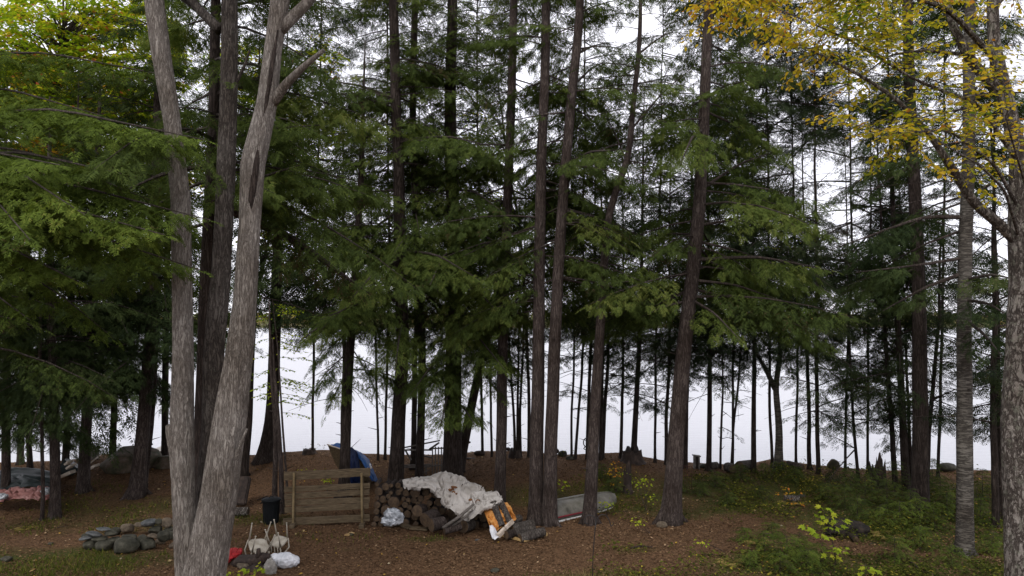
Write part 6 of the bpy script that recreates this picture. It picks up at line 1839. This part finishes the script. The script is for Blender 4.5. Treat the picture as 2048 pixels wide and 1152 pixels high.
T, rn = leaves(np.stack([x, y, ground(x, y) + .035], 1), np.stack([np.cos(a), np.sin(a), RNG.normal(0, .3, n)], 1), np.stack([RNG.normal(0, .5, n), RNG.normal(0, .5, n), np.ones(n)], 1), RNG.uniform(.05, .10, n), LEAF2, RNG.uniform(0, 1, n))
tag(tri_mesh("yellow_fallen_leaves", T, leafmat("fallen_yellow_leaves", [(0.20, 0.12, 0.06), (0.34, 0.20, 0.05), (0.42, 0.27, 0.05), (0.30, 0.26, 0.20)], .1), None, rn), "scattered yellow fallen leaves on the brown litter", "fallen leaves", kind="stuff")
def blades(n, x0fn, hmin, hmax, mat, name, label, w=.012):
    x, y = scatter(n, 0, 0, 13.2, 25, x0fn)
    n = len(x)
    g = ground(x, y)
    h = RNG.uniform(hmin, hmax, n)
    a = RNG.uniform(0, 6.28, n)
    lx, ly = RNG.normal(0, .45, n) * h, RNG.normal(0, .45, n) * h
    p = np.stack([x, y, g - .01], 1)
    q = np.stack([np.cos(a), np.sin(a), 0 * a], 1) * w
    tp_ = p + np.stack([lx, ly, h], 1)
    T = np.stack([p - q, p + q, tp_], 1)
    tag(tri_mesh(name, T, mat, None, RNG.random(n)), label, "grass", kind="stuff")
blades(170000, lambda x, y: np.clip(greenness(x, y) * 1.5 * np.clip(.3 + 1.6 * fbm(x * 1.1, y * 1.1, 21.0, 3), 0, 1) * (x < 3.0), 0, 1), .03, .13, M_GRASS, "grass", "short green grass and moss patches in the yard")
dg = hit(1205, 1165)
blades(160000, lambda x, y: np.clip(.9 - ((x - dg[0]) / 1.3) ** 2 - ((y - dg[1]) / .75) ** 2, 0, 1), .04, .14, M_DRYGRASS, "dry_grass", "tuft of dry straw-coloured grass at the bottom centre", .006)
# small leafy ground plants
def cover(n, fn, hmax, size, name, label, mat, tone=(.45, .22)):
    x, y = scatter(n, 0, 0, 13.4, 25.8, fn)
    n = len(x)
    g = ground(x, y)
    hloc = hmax * np.clip(.35 + .9 * fbm(x * 1.3, y * 1.3, 31.0, 3), .08, 1)
    z = g + RNG.random(n) ** 1.2 * hloc
    a = RNG.uniform(0, 6.28, n)
    T, rn = leaves(np.stack([x, y, z], 1), np.stack([np.cos(a), np.sin(a), RNG.uniform(-.6, .2, n)], 1), np.stack([RNG.normal(0, .4, n), RNG.normal(-.2, .4, n), np.ones(n)], 1), size * RNG.uniform(.5, 1.2, n), LEAF2,
                   np.clip(RNG.normal(tone[0], tone[1], n) + .35 * fbm(x * .8, y * .8, 41.0, 2), 0, 1))
    tag(tri_mesh(name, T, mat, None, rn), label, "ground plants", kind="stuff")
cover(330000, lambda x, y: np.clip(greenness(x, y) * 1.6 * np.clip(.35 + 1.3 * fbm(x * .9, y * .9, 27.0, 3), 0, 1) * (x > 1.5), 0, 1), .6, .07, "undergrowth", "mixed low green undergrowth covering the right side of the yard", M_SHRUB)
wl_ = [(hit(175, 1022), 1.7, .32), (hit(60, 1020), .6, .2), (hit(295, 995), .6, .2), (hit(905, 985), .5, .2)]
cover(40000, lambda x, y: np.clip(sum(np.clip(1.2 - ((x - c[0]) / rx) ** 2 - ((y - c[1]) / ry) ** 2, 0, 1) for c, rx, ry in wl_), 0, 1) * .8, .14, .06, "lime_weeds", "band of lime green weeds in front of the left wood", leafmat("lime_weed_leaves", [(0.06, 0.08, 0.012), (0.13, 0.16, 0.02), (0.24, 0.24, 0.025)], .3), (.4, .25))
# weeds against the lake on the crest
xs = RNG.uniform(-7, 15, 900); ys = RNG.uniform(24.6, 25.4, 900)
keep = fbm(xs * .9, 0.0, 3.0, 3) > .05
xs, ys = xs[keep], ys[keep]
hh_ = RNG.uniform(.02, .32, len(xs))
a = RNG.uniform(0, 6.28, len(xs))
T, rn = leaves(np.stack([xs, ys, ground(xs, ys) + hh_], 1), np.stack([np.cos(a), np.sin(a), RNG.uniform(-.5, .5, len(xs))], 1), RNG.normal(0, 1, (len(xs), 3)), RNG.uniform(.03, .07, len(xs)), LEAF2)
tag(tri_mesh("crest_weeds", T, M_SHRUB, None, rn), "thin weeds along the crest of the bank against the lake", "ground plants", kind="stuff")
# fallen sticks
sticks = [((1262, 1098), (1305, 1096), .022, "dark crooked stick right of the shepherd's hook"), ((1120, 1045), (1138, 1032), .012, "thin pale stick in front of the overturned boat's stern"), ((250, 1045), (300, 1040), .012, "thin stick behind the fire ring"),
          ((1215, 1027), (1255, 1024), .012, "grey stick on the grass right of the crooked trunk's foot"), ((1738, 1090), (1762, 1088), .012, "pale stick left of the browning fern"), ((1820, 1125), (1850, 1150), .018, "grey branch lying in the undergrowth at the bottom right"),
          ((1395, 1113), (1440, 1112), .012, "pale thin stick right of the dark crooked one"), ((515, 1002), (545, 992), .02, "brown stick behind the black bin"), ((110, 1058), (135, 1055), .012, "thin stick in the grass left of the fire ring")]
for (p, q, r, lb) in sticks:
    a_, b_ = hit(*p), hit(*q)
    a_[2] += r; b_[2] += r
    mid_ = (a_ + b_) / 2 + (0, .04, .02)
    Q, rr_ = resample([a_, mid_, b_], [r, r * .8, r * .4], 9)
    tag(MB().tube(Q, rr_, 6, rough=.25, seed=r * 90).build("fallen_stick", M_BARK_PINE, None, a_ - (0, 0, r)), lb, "stick", "fallen sticks")
